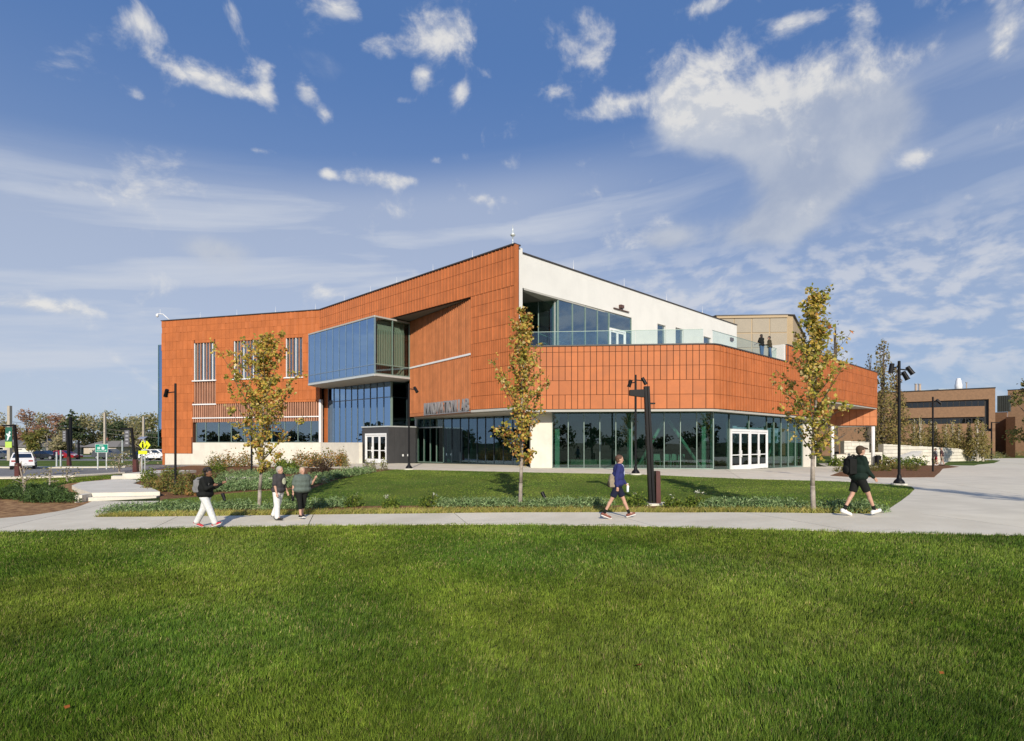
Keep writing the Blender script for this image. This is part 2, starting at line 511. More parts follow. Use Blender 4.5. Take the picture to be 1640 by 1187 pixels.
def leaves(cent, size, palette, seed, aspect=0.62, up=0.0, weights=None, face=0.0):
    """four-cornered leaf blades, one per centre: returns V, F, cols"""
    r = np.random.default_rng(seed)
    n = len(cent)
    a = r.normal(size=(n, 3)); a[:, 2] = a[:, 2] * 0.7 + up
    a /= np.linalg.norm(a, axis=1)[:, None]
    b = np.cross(a, r.normal(size=(n, 3))); b /= (np.linalg.norm(b, axis=1)[:, None] + 1e-9)
    if face:      # leaves turn their blades towards the light
        nn0 = r.normal(size=(n, 3)) * .55 + np.array([0.05, -.75, .50]) * face
        nn0 /= np.linalg.norm(nn0, axis=1)[:, None]
        a = np.cross(nn0, r.normal(size=(n, 3))); a /= (np.linalg.norm(a, axis=1)[:, None] + 1e-9)
        b = np.cross(nn0, a)
    s = size * r.uniform(0.6, 1.35, (n, 1))
    nrm = np.cross(a, b)
    V = np.stack([cent - a * s * .5, cent + b * s * .5 * aspect + nrm * s * .10, cent + a * s * .5, cent - b * s * .5 * aspect + nrm * s * .10], axis=1).reshape(-1, 3)
    Fq = np.arange(4 * n).reshape(n, 4)
    pal = np.array(palette)
    w = None if weights is None else np.array(weights) / sum(weights)
    cc = pal[r.choice(len(pal), n, p=w)] * r.uniform(0.72, 1.25, (n, 1))
    return V, Fq, np.repeat(cc, 4, axis=0)

# ------------------------------------------------------------------ terrain
CTRL = [(-45, -10, -1.0), (0, -10, -.85), (45, -10, -.5), (0, 0, -.75), (-8, 4, -.92), (8, 4, -.5), (0, 8, -.66), (-12, 10, -.88), (10, 8, -.30),
        (-15.5, 17, -.82), (-9, 17, -.76), (-4, 17.4, -.62), (3, 16.5, -.46), (8.3, 15.3, -.20), (9.5, 15.2, -.17), (12, 12.5, -.16), (20, 14, -.15),
        (4.65, 18.7, -.41), (.27, 18.4, -.46), (-8.6, 19.2, -.68), (-6.3, 34.5, 0.0), (1.4, 30.9, 0.0), (6.4, 29.1, -.01), (16.7, 24.3, -.15), (15.8, 22, -.16),
        (-2, 26, -.20), (5, 24, -.16), (11, 22, -.17), (14, 30, -.10), (12.5, 34.5, -.03), (5, 35, 0.0), (-10, 42, 0.0), (-16, 44, -.15), (0, 40, 0.0),
        (16.4, 38.6, -.18), (23, 45, -.32), (30, 38, -.36), (36, 32, -.30), (43.6, 57, -.74), (37.5, 57, -.74), (60, 75, -.85), (77, 85, -.9), (50, 40, -.45),
        (-17, 23.0, -.86), (-16, 27, -.66), (-21, 30, -.62), (-23, 36, -.45), (-30, 34, -.75), (-14, 34, -.28), (-38, 41.8, -1.0), (-33.2, 47.8, -.92), (-46, 53, -1.0), (-35, 57, -.6), (-28, 52, -.5), (-20, 47, -.3),
        (-30, 24, -.95), (-60, 60, -1.05), (-40, 66, -1.0), (-60, 40, -1.1), (-80, 90, -1.0), (-40, 90, -1.0), (0, 90, -.8), (-25, 12, -1.0), (-25, 2, -1.05),
        (30, 10, -.2), (30, 24, -.22), (90, 60, -.8), (90, 110, -.9), (0, 140, -.9), (-120, 140, -1.0), (150, 150, -.9), (-150, 20, -1.1), (150, 20, -.6), (-100, -60, -1.0), (100, -60, -.7), (0, -60, -.8)]
_c = np.array(CTRL, dtype=float)


def _tps(r2):
    return np.where(r2 > 1e-9, r2 * np.log(np.maximum(r2, 1e-9)), 0.0)


_n = len(_c)
_K = _tps(((_c[:, None, :2] - _c[None, :, :2]) ** 2).sum(-1)) + np.eye(_n) * 2.0
_Pm = np.c_[np.ones(_n), _c[:, :2]]
_A = np.zeros((_n + 3, _n + 3)); _A[:_n, :_n] = _K; _A[:_n, _n:] = _Pm; _A[_n:, :_n] = _Pm.T
_w = np.linalg.solve(_A, np.r_[_c[:, 2], 0, 0, 0])


def height_exact(x, y):
    x = np.asarray(x, float); y = np.asarray(y, float)
    sh = x.shape
    q = np.stack([x.ravel(), y.ravel()], 1)
    qc = np.clip(q, [-130, -50], [130, 140])
    out = np.zeros(len(q))
    for i in range(0, len(q), 20000):
        k = _tps(((qc[i:i + 20000, None, :] - _c[None, :, :2]) ** 2).sum(-1))
        out[i:i + 20000] = k @ _w[:_n] + np.c_[np.ones(len(k)), qc[i:i + 20000]] @ _w[_n:]
    return np.clip(out, -1.25, 0.03).reshape(sh)


def _axis(a, b, step, far):
    mid = list(np.arange(a, b + 1e-6, step))
    s, lo, hi = step, a, b
    left, right = [], []
    while lo > -far:
        s *= 1.35; lo -= s; left.append(lo)
    s = step
    while hi < far:
        s *= 1.35; hi += s; right.append(hi)
    return np.array(left[::-1] + mid + right)


GX = _axis(-56, 66, 0.6, 2500); GY = _axis(-12, 74, 0.6, 2500)
GXX, GYY = np.meshgrid(GX, GY)
GZ = height_exact(GXX, GYY)


def H(x, y):
    """height of the gridded terrain, scalar or array"""
    x = np.asarray(x, float); y = np.asarray(y, float)
    i = np.clip(np.searchsorted(GX, x) - 1, 0, len(GX) - 2); j = np.clip(np.searchsorted(GY, y) - 1, 0, len(GY) - 2)
    fx = (x - GX[i]) / (GX[i + 1] - GX[i]); fy = (y - GY[j]) / (GY[j + 1] - GY[j])
    z = GZ[j, i] * (1 - fx) * (1 - fy) + GZ[j, i + 1] * fx * (1 - fy) + GZ[j + 1, i] * (1 - fx) * fy + GZ[j + 1, i + 1] * fx * fy
    return z if z.shape else float(z)


def G(u, v):
    """point of the terrain seen at photo pixel u, v"""
    k = (u - CX) / F
    lo, hi = 2.0, 400.0
    for _ in range(60):
        mid = (lo + hi) / 2
        if CH - (v - HZ) / F * mid > H(k * mid, mid):
            lo = mid
        else:
            hi = mid
    return (k * lo, lo)


def GP(u, v):
    x, y = G(u, v)
    return (x, y, H(x, y))


def poly_uv(lst):
    return [G(u, v) for u, v in lst]


def clip_half(poly, a, b, c):
    """keep a*x+b*y <= c"""
    out = []
    for i in range(len(poly)):
        p, q = poly[i], poly[(i + 1) % len(poly)]
        dp, dq = a * p[0] + b * p[1] - c, a * q[0] + b * q[1] - c
        if dp <= 0:
            out.append(p)
        if (dp < 0 < dq) or (dq < 0 < dp):
            t = dp / (dp - dq)
            out.append((p[0] + (q[0] - p[0]) * t, p[1] + (q[1] - p[1]) * t))
    return out


def sheet(name, poly, mat_, off, parent=None, skirt=0.05):
    """a ground surface that follows the terrain, off metres above it, with a small edge skirt"""
    mb = MB()
    xs = [p[0] for p in poly]; ys = [p[1] for p in poly]
    j0 = max(0, np.searchsorted(GY, min(ys)) - 1); j1 = min(len(GY) - 2, np.searchsorted(GY, max(ys)))
    for j in range(j0, j1 + 1):
        row = clip_half(clip_half(poly, 0, -1, -GY[j]), 0, 1, GY[j + 1])
        if len(row) < 3:
            continue
        rx = [p[0] for p in row]
        i0 = max(0, np.searchsorted(GX, min(rx)) - 1); i1 = min(len(GX) - 2, np.searchsorted(GX, max(rx)))
        for i in range(i0, i1 + 1):
            c = clip_half(clip_half(row, -1, 0, -GX[i]), 1, 0, GX[i + 1])
            if len(c) < 3:
                continue
            a = sum(c[k][0] * c[(k + 1) % len(c)][1] - c[(k + 1) % len(c)][0] * c[k][1] for k in range(len(c)))
            if abs(a) < 1e-7:
                continue
            if a < 0:
                c = c[::-1]
            mb.add([(p[0], p[1], H(*p) + off) for p in c], [tuple(range(len(c)))])
    if skirt:
        n = len(poly)
        for i in range(n):
            p, q = poly[i], poly[(i + 1) % n]
            L = math.hypot(q[0] - p[0], q[1] - p[1]); k = max(1, int(L / 0.6))
            for t in range(k):
                A = (p[0] + (q[0] - p[0]) * t / k, p[1] + (q[1] - p[1]) * t / k)
                B = (p[0] + (q[0] - p[0]) * (t + 1) / k, p[1] + (q[1] - p[1]) * (t + 1) / k)
                mb.add([(A[0], A[1], H(*A) + off), (B[0], B[1], H(*B) + off), (B[0], B[1], H(*B) - skirt), (A[0], A[1], H(*A) - skirt)], [(0, 1, 2, 3)])
    return mb.build(name, mat_, parent)


def inpoly(px, py, poly):
    c = np.zeros(px.shape, bool)
    n = len(poly)
    for i in range(n):
        x0, y0 = poly[i]; x1, y1 = poly[(i + 1) % n]
        if y0 == y1:
            continue
        t = ((y0 > py) != (y1 > py)) & (px < (x1 - x0) * (py - y0) / (y1 - y0) + x0)
        c ^= t
    return c


# the ground, one sheet out to the horizon
_V = np.stack([GXX.ravel(), GYY.ravel(), GZ.ravel()], 1)
_nx, _ny = len(GX), len(GY)
_i = (np.arange(_ny - 1)[:, None] * _nx + np.arange(_nx - 1)[None, :]).ravel()
_Fq = np.stack([_i, _i + 1, _i + 1 + _nx, _i + _nx], 1)
ground = link('ground', npmesh('ground', _V, _Fq, TURF, smooth=True))
tag(ground, kind='structure')

# outlines of the ground surfaces, from the photograph
LOWER = [(-330, 860), (-150, 857), (0, 853), (150, 849), (300, 845.5), (500, 842), (700, 841), (840, 841), (1000, 843), (1200, 848), (1400, 854), (1640, 859), (2000, 868)]
UPPER = [(152, 829), (230, 828.5), (310, 827.5), (400, 826.5), (500, 825), (600, 824), (700, 823), (840, 821.5), (1000, 821), (1160, 821.5), (1300, 823), (1400, 824)]
LEFTED = [(148, 803), (132, 810), (117, 815), (91, 820), (49, 826.5), (0, 831), (-150, 838), (-330, 842)]
lower = poly_uv(LOWER); upper = poly_uv(UPPER); lefted = poly_uv(LEFTED)
CORNER = [(1425, 815), (1443, 803), (1456, 793), (1465, 784), (1460, 780), (1440, 777)]
corner = poly_uv(CORNER)
BACK = [(1340, 771), (1205, 767.5), (1113, 764), (1049, 761), (860, 757), (655, 752.6), (632, 752)]
back = poly_uv(BACK)
walk_poly = lower + [G(2000, 830), G(1400, 824)] + upper[::-1][1:] + [G(200, 817), G(240, 808.5), G(256, 803)] + lefted
walk = tag(bpy.data.objects.new('path', None), kind='structure'); col.objects.link(walk)
# the walk is poured in bays: each bay a slab with an open joint
cuts = [-60, -24, -19, -14.6, -10.2, -5.8, -1.4, 3.0, 6.3, 9.8, 13.3, 17, 60]
for a, b in zip(cuts[:-1], cuts[1:]):
    k = 0.28
    p = clip_half(clip_half(walk_poly, -1, -k, -(a + k * 16) - 0.011), 1, k, (b + k * 16) - 0.011)
    if len(p) >= 3:
        sheet('slab', p, PAVE, 0.018, walk)

LEFTB = [(580, 751.5), (500, 749.5), (400, 747), (320, 745.5), (280, 745)]
# plaza: in front of the building and off to the right
pl_edge = [G(1400, 824.3)] + corner + back + poly_uv(LEFTB)
plaza_poly = pl_edge + [(-33.5, 56.0), (-18, 51.5), (-12, 46), (0, 41), (2, 37), (14, 36.5), (28, 50), (33, 60), (36, 66), (80, 92), (95, 92), (60, 40), (60, 20), (26, 13.4), G(2000, 830.3)]
plaza = tag(bpy.data.objects.new('plaza', None), kind='structure'); col.objects.link(plaza)
pc = [-60, -10, 0.5, 9.5, 18.0, 26.5, 35, 44, 54, 120]
for a, b in zip(pc[:-1], pc[1:]):
    p = clip_half(clip_half(plaza_poly, -0.96, 0.28, -a + 6.5 - 0.011), 0.96, -0.28, b - 6.5 - 0.011)
    if len(p) < 3:
        continue
    for c, d in ((0, 27.6), (27.6, 37), (37, 50), (50, 110)):
        q = clip_half(clip_half(p, -0.2, -0.98, -c - 0.011), 0.2, 0.98, d - 0.011)
        if len(q) >= 3:
            sheet('slab', q, PAVE, 0.014, plaza)

# beds of mulch
lawn_low = poly_uv([(180, 824), (300, 818.5), (420, 814), (540, 811.5), (640, 810.5), (760, 810), (860, 810), (1000, 810), (1160, 811), (1260, 814), (1330, 817), (1400, 821)])
bedA = upper + lawn_low[::-1]
tag(sheet('mulch_bed', bedA, MULCH, 0.010), kind='structure')
LTOP = [(254, 806), (262, 800), (318, 796), (350, 792), (410, 787), (500, 783), (534, 770), (580, 760), (632, 752)]
ltop = poly_uv(LTOP)
bedB = ltop + poly_uv(LEFTB)[0:] + poly_uv([(240, 752), (232, 764), (213, 774), (256, 787), (256, 803)])
tag(sheet('mulch_bed', bedB, MULCH, 0.009), kind='structure')
bedC = lefted + poly_uv([(-330, 800), (0, 796), (60, 786), (90, 779), (108, 775), (178, 767), (178, 769), (130, 773), (115, 778), (128, 784), (147, 789)])
tag(sheet('mulch_bed', bedC, STRAW, 0.010), kind='structure')
bedD = poly_uv([(1330, 762.5), (1345, 757), (1380, 752), (1420, 748), (1470, 744), (1500, 743), (1536, 748), (1510, 751), (1505, 757), (1496, 765), (1440, 765.5), (1370, 765)])
tag(sheet('mulch_bed', bedD, MULCH, 0.030), kind='structure')
lawnR = poly_uv([(1508, 745.5), (1520, 739), (1590, 737), (1602, 738), (1592, 742), (1566, 744.5), (1560, 746)])
tag(sheet('lawn', lawnR, TURF2, 0.026), kind='structure')

# the road and the far lane on the left
roadp = [(-200, 50.5), (-38, 43.2), (-33, 46.2), (-30, 60), (-31, 75), (-60, 62), (-200, 78)]
roadp = poly_uv([(-400, 786), (0, 765), (120, 762), (200, 757.5)]) + [(-27, 66), (-38, 63)] + poly_uv([(200, 749), (120, 750), (0, 750), (-400, 760)])
tag(sheet('road', roadp, ASPH, 0.012), kind='structure')
kerb = poly_uv([(-400, 760), (0, 750), (120, 750), (200, 749)]) + [(-38, 63), (-38, 64.2)] + poly_uv([(200, 747.8), (120, 748.6), (0, 748.6), (-400, 758)])
tag(sheet('kerb', kerb, PAVE, 0.12, skirt=0.15), kind='structure')
kerb2 = poly_uv([(-400, 789), (0, 767.2), (120, 764), (200, 759), (200, 757.7), (120, 762.2), (0, 765.2), (-400, 786.3)])
tag(sheet('kerb', kerb2, PAVE, 0.10, skirt=0.12), kind='structure')
verge = poly_uv([(-400, 758), (0, 748.6), (120, 748.6), (200, 747.8)]) + [(-38, 64.2), (-25, 66), (-25, 84), (-170, 84)]
tag(sheet('verge', verge, TURF2, 0.010), kind='structure')
tag(sheet('verge', [(-170, 93), (-25, 93), (-25, 104), (-170, 104)], TURF2, 0.010), kind='structure')
tag(sheet('verge', [(-260, 118), (-25, 118), (-25, 200), (-260, 200)], TURF2, 0.010), kind='structure')
tag(sheet('verge', [(46, 64), (95, 93), (130, 93), (130, 140), (40, 140), (38, 70)], TURF2, 0.010), kind='structure')
park = [(-170, 84), (-30, 84), (-30, 93), (-170, 93)]
tag(sheet('car_park', park, ASPH, 0.012), kind='structure')
lane = [(-200, 104), (-30, 104), (-30, 118), (-200, 118)]
tag(sheet('road', lane, ASPH, 0.012), kind='structure')

# the raised walk and its two flights on the left: cast slabs with real risers
zt = -0.52


def GZP(u, v, z):
    Y = (CH - z) * F / (v - HZ)
    return ((u - CX) / F * Y, Y)


flight = tag(bpy.data.objects.new('steps', None), kind='structure'); flight.location = (-16, 25, -.9); col.objects.link(flight)
top1 = [GZP(*q, zt) for q in [(147, 789.5), (256, 787.5), (240, 780), (213, 774), (232, 767.5), (178, 768), (130, 772), (115, 777.5), (126, 783)]]
MB().prism(top1, -1.3, zt).build('landing', STONE, flight)
a0, b0 = top1[0], top1[1]
dx = Vector((b0[0] - a0[0], b0[1] - a0[1])).normalized(); nn = Vector((dx.y, -dx.x))
MB().prism([(a0[0] + nn.x * .005, a0[1] + nn.y * .005), (b0[0] + nn.x * .005, b0[1] + nn.y * .005), (b0[0] + nn.x * .42, b0[1] + nn.y * .42), (a0[0] + nn.x * .42, a0[1] + nn.y * .42)], -1.3, zt - .165).build('step', STONE, flight)
wl = [(a0[0] - dx.x * .28, a0[1] - dx.y * .28), (a0[0] - dx.x * .01, a0[1] - dx.y * .01), (a0[0] - dx.x * .01 + nn.x * .8, a0[1] - dx.y * .01 + nn.y * .8), (a0[0] - dx.x * .28 + nn.x * .8, a0[1] - dx.y * .28 + nn.y * .8)]
MB().prism(wl, -1.3, zt - .02).build('cheek_wall', STONE, flight)
for k, (v0, ua, ub) in enumerate(((767.2, 178, 233), (763, 196, 240))):
    pa, pb = GZP(ua, v0, zt + .165 * k), GZP(ub, v0, zt + .165 * k)
    MB().prism([pa, pb, (pb[0] + .4, pb[1] + (4.2 if k else .9)), (pa[0] - .5, pa[1] + (4.2 if k else .9))], -1.3, zt + .165 * (k + 1)).build('step', STONE, flight)

# ------------------------------------------------------------------ grass blades
island = ltop + back[::-1][1:] + corner[::-1] + lawn_low[::-1]


def blades(name, x, y, hgt, wid, n_seg, seed, dark=1.0, lean_amt=0.30, rough=1.0):
    r = np.random.default_rng(seed)
    n = len(x)
    z = H(x, y)
    th = r.uniform(0, 2 * np.pi, n)
    hh = hgt * r.uniform(0.45, 1.35, n) * (1 + .25 * np.sin(x * 15 + 2 * np.sin(y * 12))); ww = wid * r.uniform(0.7, 1.3, n)
    # the blades lie over together in broad drifts, as mown turf does
    fl = 1.2 * np.sin(x * .9 + 1.7 * np.sin(y * .6)) + 0.9 * np.sin(y * 1.3 + x * .35)
    la = fl + r.normal(0, 1.0, n)
    lean = np.abs(r.normal(lean_amt, .28, n))[:, None] * np.stack([np.cos(la), np.sin(la), np.zeros(n)], 1) * hh[:, None]
    side = np.stack([np.cos(th), np.sin(th), np.zeros(n)], 1) * (ww / 2)[:, None]
    root = np.stack([x, y, z - 0.004], 1)
    mid = root + lean * 0.35 + np.stack([np.zeros(n), np.zeros(n), hh * .62], 1)
    tip = root + lean * 1.0 + np.stack([np.zeros(n), np.zeros(n), hh * .96], 1)
    # colour: broad patches of yellower and deeper turf plus blade-to-blade change
    p1 = np.sin(x * .55 + 2.1 * np.sin(y * .31 + .5)) + .8 * np.sin(y * .95 + 1.3 * np.sin(x * .42)) + .5 * np.sin(x * 1.9 + y * 1.1)
    p1 = 1 / (1 + np.exp(-1.7 * p1))
    p2 = np.sin(x * 2.7 + 1.9 * np.sin(y * 1.7)) * np.sin(y * 3.1 + 1.3 * np.sin(x * 2.2))
    lush = np.array([0.070, 0.152, 0.013]); pale = np.array([0.240, 0.312, 0.042]); straw = np.array([0.44, 0.37, 0.16])
    c = lush + (pale - lush) * np.clip(p1 * .80 + .10 + r.normal(0, .22, n), 0, 1)[:, None]
    st = (r.random(n) < (.045 + .07 * np.clip(p2, 0, 1)))
    c[st] = straw * r.uniform(.7, 1.1, (st.sum(), 1))
    cl = np.sin(x * 17 + 2.3 * np.sin(y * 11 + 1.1)) * np.sin(y * 14 + 2.1 * np.sin(x * 9.0))
    c = c * r.uniform(.50, 1.42, (n, 1)) * dark * (1 + .22 * rough * cl)[:, None]
    dk = np.sin(x * .8 - y * .55 + 1.6 * np.sin(x * .5 + y * .7)) * np.sin(y * 1.05 + x * .3 + 1.2 * np.sin(x * 1.1))
    band = np.tanh(2.2 * np.sin((x * .82 + y * .57) * 1.75 + .35 * np.sin(y * .8)))        # the mower's passes
    c = c * (1 - .20 * np.clip(dk * 1.6, 0, 1))[:, None] * (1 + .075 * band)[:, None]
    if n_seg == 2:
        V = np.stack([root - side, root + side, mid + side * .8, mid - side * .8, tip], 1).reshape(-1, 3)
        b = np.arange(n)[:, None] * 5
        Fq = np.concatenate([b + np.array([[0, 1, 2]]), b + np.array([[0, 2, 3]]), b + np.array([[3, 2, 4]])], 0)
        cc = np.stack([c * .75, c * .75, c, c, c * 1.1], 1).reshape(-1, 3)
    else:
        V = np.stack([root - side, root + side, tip], 1).reshape(-1, 3)
        Fq = np.arange(3 * n).reshape(n, 3)
        cc = np.repeat(c, 3, axis=0)
    return link(name, npmesh(name, V, Fq, BLADE, cc))


def scatter(n, x0, x1, y0, y1, keep, seed):
    r = np.random.default_rng(seed)
    x = r.uniform(x0, x1, n); y = r.uniform(y0, y1, n)
    k = keep(x, y)
    return x[k], y[k]


lowx = np.array([p[0] for p in lower]); lowy = np.array([p[1] for p in lower])


def front_keep(x, y):
    o = np.argsort(lowx)
    edge = np.interp(x, lowx[o], lowy[o])
    wob = 0.05 * np.sin(x * 3.1) + 0.03 * np.sin(x * 11.0)
    return (y < edge + 0.05 + wob) & (np.abs(x) < 1.02 * y + 3.4)


parts = []
r_ = np.random.default_rng(1)
N_ = 1450000                                     # finer and denser towards the viewer
y = 3.2 * (17.8 / 3.2) ** r_.random(N_); x = r_.uniform(-1, 1, N_) * (1.02 * y + 3.4)
k_ = front_keep(x, y); x, y = x[k_], y[k_]
tag(blades('grass', x, y, .056, .00120 * y, 1, 21, 1.14), kind='stuff')
x, y = scatter(420000, -17, 17, 14, 36, lambda a, b: inpoly(a, b, island), 3)
tag(blades('grass', x, y, .036, .015, 1, 23, 1.40, 0.6, 0.3), kind='stuff')
tag(sheet('lawn', island, TURF2, 0.006, skirt=0), kind='structure')
leftlawn = poly_uv([(-330, 800), (0, 796), (60, 786), (90, 779), (108, 775), (178, 767), (190, 760.5), (120, 765.5), (0, 769), (-330, 790)])
x, y = scatter(110000, -48, -20, 24, 47, lambda a, b: inpoly(a, b, leftlawn), 4)
tag(blades('grass', x, y, .085, .035, 1, 24, 1.0, 0.6), kind='stuff')

# fallen leaves on the near lawn
for k, (u, v) in enumerate([(334, 972), (107, 1145), (1024, 1076), (560, 890), (512, 931), (1461, 976), (600, 885), (1508, 1090)]):
    X, Y = G(u, v)
    V, Fq, cc = leaves(np.array([[0, 0, 0.0]]), 0.075, [(0.42, 0.13, 0.035)], 40 + k, 0.8)
    V[:, 2] *= 0.5; V[:, 2] -= V[:, 2].min()
    lf = link('fallen_leaf', npmesh('fallen_leaf', V, Fq, LEAF, cc), None, (X, Y, H(X, Y) + .062))
    where = ['left of centre, largest of the leaves on the near lawn', 'near the bottom left of the lawn', 'below the lawn centre in the darker turf', 'just below the walk left of centre', 'in the middle left of the lawn', 'on the right part of the near lawn', 'close under the walk beside another leaf', 'at the far right of the near lawn'][k]
    tag(lf, 'brown fallen leaf ' + where, 'leaf', 'fallen leaves on the near lawn')

# ------------------------------------------------------------------ the academic building
class Wall:
    """a vertical plane on plan, p (left) to q (right) as seen from the lawn; s along it, o outwards"""
    def __init__(s, p, q):
        s.p, s.q = Vector(p), Vector(q)
        s.L = (s.q - s.p).length
        s.d = (s.q - s.p).normalized()
        s.n = Vector((s.d.y, -s.d.x))
        s.rz = math.atan2(s.d.y, s.d.x)
    def s(self, u):
        k = (u - CX) / F
        return (k * self.p.y - self.p.x) / (self.d.x - k * self.d.y)
    def z(self, u, v):
        return CH - (v - HZ) / F * (self.p.y + self.d.y * self.s(u))
    def xy(self, s, o=0.0):
        return (self.p.x + self.d.x * s + self.n.x * o, self.p.y + self.d.y * s + self.n.y * o)
    def pt(self, s, z, o=0.0):
        x, y = self.xy(s, o)
        return (x, y, z)
    def box(self, mb, s0, s1, z0, z1, o0, o1, mi=0):
        b = [self.pt(s0, z0, o1), self.pt(s1, z0, o1), self.pt(s1, z0, o0), self.pt(s0, z0, o0)]
        t = [self.pt(s0, z1, o1), self.pt(s1, z1, o1), self.pt(s1, z1, o0), self.pt(s0, z1, o0)]
        mb.hexa(b, t, mi)
        return mb
    def part(self, name, m, parent, s0, s1, z0, z1, o0, o1):
        return self.box(MB(), s0, s1, z0, z1, o0, o1).build(name, m, parent)
    def holes(self, mb, s0, s1, z0, z1, hs, o0, o1):
        S = sorted({s0, s1} | {min(max(h[i], s0), s1) for h in hs for i in (0, 1)})
        Z = sorted({z0, z1} | {min(max(h[i], z0), z1) for h in hs for i in (2, 3)})
        for a, b in zip(S[:-1], S[1:]):
            run = None
            for c, d in zip(Z[:-1], Z[1:]):
                ms, mz = (a + b) / 2, (c + d) / 2
                solid = not any(h[0] < ms < h[1] and h[2] < mz < h[3] for h in hs)
                if solid:
                    run = [c, d] if run is None else [run[0], d]
                if run and not solid:
                    self.box(mb, a, b, run[0], run[1], o0, o1); run = None
            if run:
                self.box(mb, a, b, run[0], run[1], o0, o1)
        return mb


A0, K, L1 = (.20, 35.05), (-17.9, 52.4), (-35.6, 57.2)
PW, SE = (-2.74, 37.96), (-8.25, 45.27)
CB, RE, RS = (12.28, 34.0), (37.7, 58.05), (20.4, 41.66)
W0, W1 = (.30, 35.6), (23.2, 58.0)
ZT, ZS, Z1, ZB, ZD = 14.08, 11.45, 3.84, 7.66, 7.58
wA, wL, wS, wW = Wall(K, A0), Wall(L1, K), Wall(SE, PW), Wall(W0, W1)
# rounded corner of the low band: two short facets
cB, cR = Vector(CB), Vector(CB)
dB = (Vector(A0) - cB).normalized(); dR = (Vector(RE) - cB).normalized()
eB, eR = cB + dB * 0.55, cB + dR * 0.55
eM = (eB + eR) / 2 * .55 + cB * .45
wB = Wall(A0, eB); wR = Wall(eR, RE)
wC = [Wall(eB, eM), Wall(eM, eR)]
wFG = Wall((2.6, 36.08), (12.6, 35.2)); wRG = Wall((12.6, 35.2), (23.05, 45.1))
wGS = Wall((-8.1, 47.9), (1.32, 39.7))
wBF = Wall((-18.1, 50.03), (-10.44, 42.7)); wBS = Wall((-10.44, 42.7), SE)
wUG = Wall((-17.16, 52.5), (-10.0, 46.3)); wUS = Wall((-10.0, 46.3), (-7.6, 49.1))

bld = thing('academic_building', 'large orange terracotta academic building with white upper wall and glass ground floor', 'building', (0, 40, 0))

PANEL = {}


def panel_prof(w, kind, g=0.019):
    if kind == 'flat':
        return [(g, -.045), (w - g, -.045), (w - g, -.004), (g, -.004)]
    if kind == 'rib':      # a flat face with a standing rib on the left edge
        return [(g, -.085), (g + .055, -.085), (g + .07, -.04), (w - g, -.04), (w - g, -.004), (g, -.004)]
    return [(g, -.095), (w * .5, -.05), (w - g, -.05), (w - g, -.004), (g, -.004)]   # 'saw'


def panel_mesh(w, h, kind, m):
    key = (round(w, 3), round(h, 3), kind, m.name)
    if key not in PANEL:
        mb = MB(); mb.prism(panel_prof(w, kind), 0.012, h - 0.012)
        PANEL[key] = mb.mesh('panel', m)
    return PANEL[key]


def put_panel(w_, s, z, w, h, kind, m, parent):
    o = bpy.data.objects.new('panel', panel_mesh(w, h, kind, m))
    col.objects.link(o)
    o.location = w_.pt(s, z, 0.0); o.rotation_euler = (0, 0, w_.rz)
    setp(o, parent)
    return o


def field(mb, w_, s, z, w, h, kind, g=0.014):
    base = [w_.xy(s + x, -y) for x, y in panel_prof(w, kind, g)]
    n0 = len(mb.f)
    mb.prism(base, z + min(g, .014) * .8, z + h - min(g, .014) * .8)
    mb.tone[(n0, len(mb.f))] = trs.uniform(-.07, .06)


trs = random.Random(77)


def inh(s, z, hs):
    return any(h[0] < s < h[1] and h[2] < z < h[3] for h in hs)


# --- low band, front and right: individual panels
CRS = [3.72, 4.60, 5.48, 6.36, 7.24, 7.60]
bandf = wB.part('front_wall', JOINT, bld, 0.05, wB.L, 3.70, 7.62, -.25, 0)
pn = 0
ncol = 30; pw = (wB.L - .02) / ncol
for r in range(5):
    c = 0
    while c < ncol:
        dbl = (r in (0, 1) and c >= 22 and c + 1 < ncol) or (r == 1 and 5 <= c < 9) or (r == 0 and 12 <= c < 16)
        w = pw * (2 if dbl else 1)
        put_panel(wB, .02 + c * pw, CRS[r], w, CRS[r + 1] - CRS[r], 'flat', TERRA, bandf); pn += 1
        c += 2 if dbl else 1
cor = MB()
for w_ in wC:
    w_.box(cor, 0, w_.L, 3.70, 7.62, -.2, 0)
cornr = cor.build('corner_wall', JOINT, bld)
for w_ in wC:
    for r in range(5):
        put_panel(w_, 0.0, CRS[r], w_.L, CRS[r + 1] - CRS[r], 'flat', TERRA, cornr); pn += 1
sStep = wR.s(1260); sEnd = wR.L; sRet = wR.s(1327)
bandr = MB()
wR.box(bandr, 0, sStep, 3.70, 7.62, -.25, 0)
wR.box(bandr, sStep, sRet, 3.70, 8.86, -.25, 0)
wR.box(bandr, sRet, sEnd, 5.22, 8.86, -.25, 0)
bandr = bandr.build('side_wall', JOINT, bld)
CR2 = CRS[:-1] + [8.12, 8.86]
rest = MB()
nR = round(sEnd / .40); pr = sEnd / nR
for c in range(nR):
    s = c * pr
    hi = s + pr * .5 > sStep
    cr = CR2 if hi else CRS
    for r in range(len(cr) - 1):
        z0, z1 = cr[r], cr[r + 1]
        if s + pr * .5 > sRet:
            if z1 < 5.3:
                continue
            z0 = max(z0, 5.22)
        kind = 'saw' if (c % 7) in (2, 5) else 'rib'
        if pn < 290:
            put_panel(wR, s, z0, pr, z1 - z0, kind, TERRA, bandr); pn += 1
        else:
            field(rest, wR, s, z0, pr, z1 - z0, kind, .022)
tag(rest.build('panel_field', TERRA, bandr), kind='stuff')
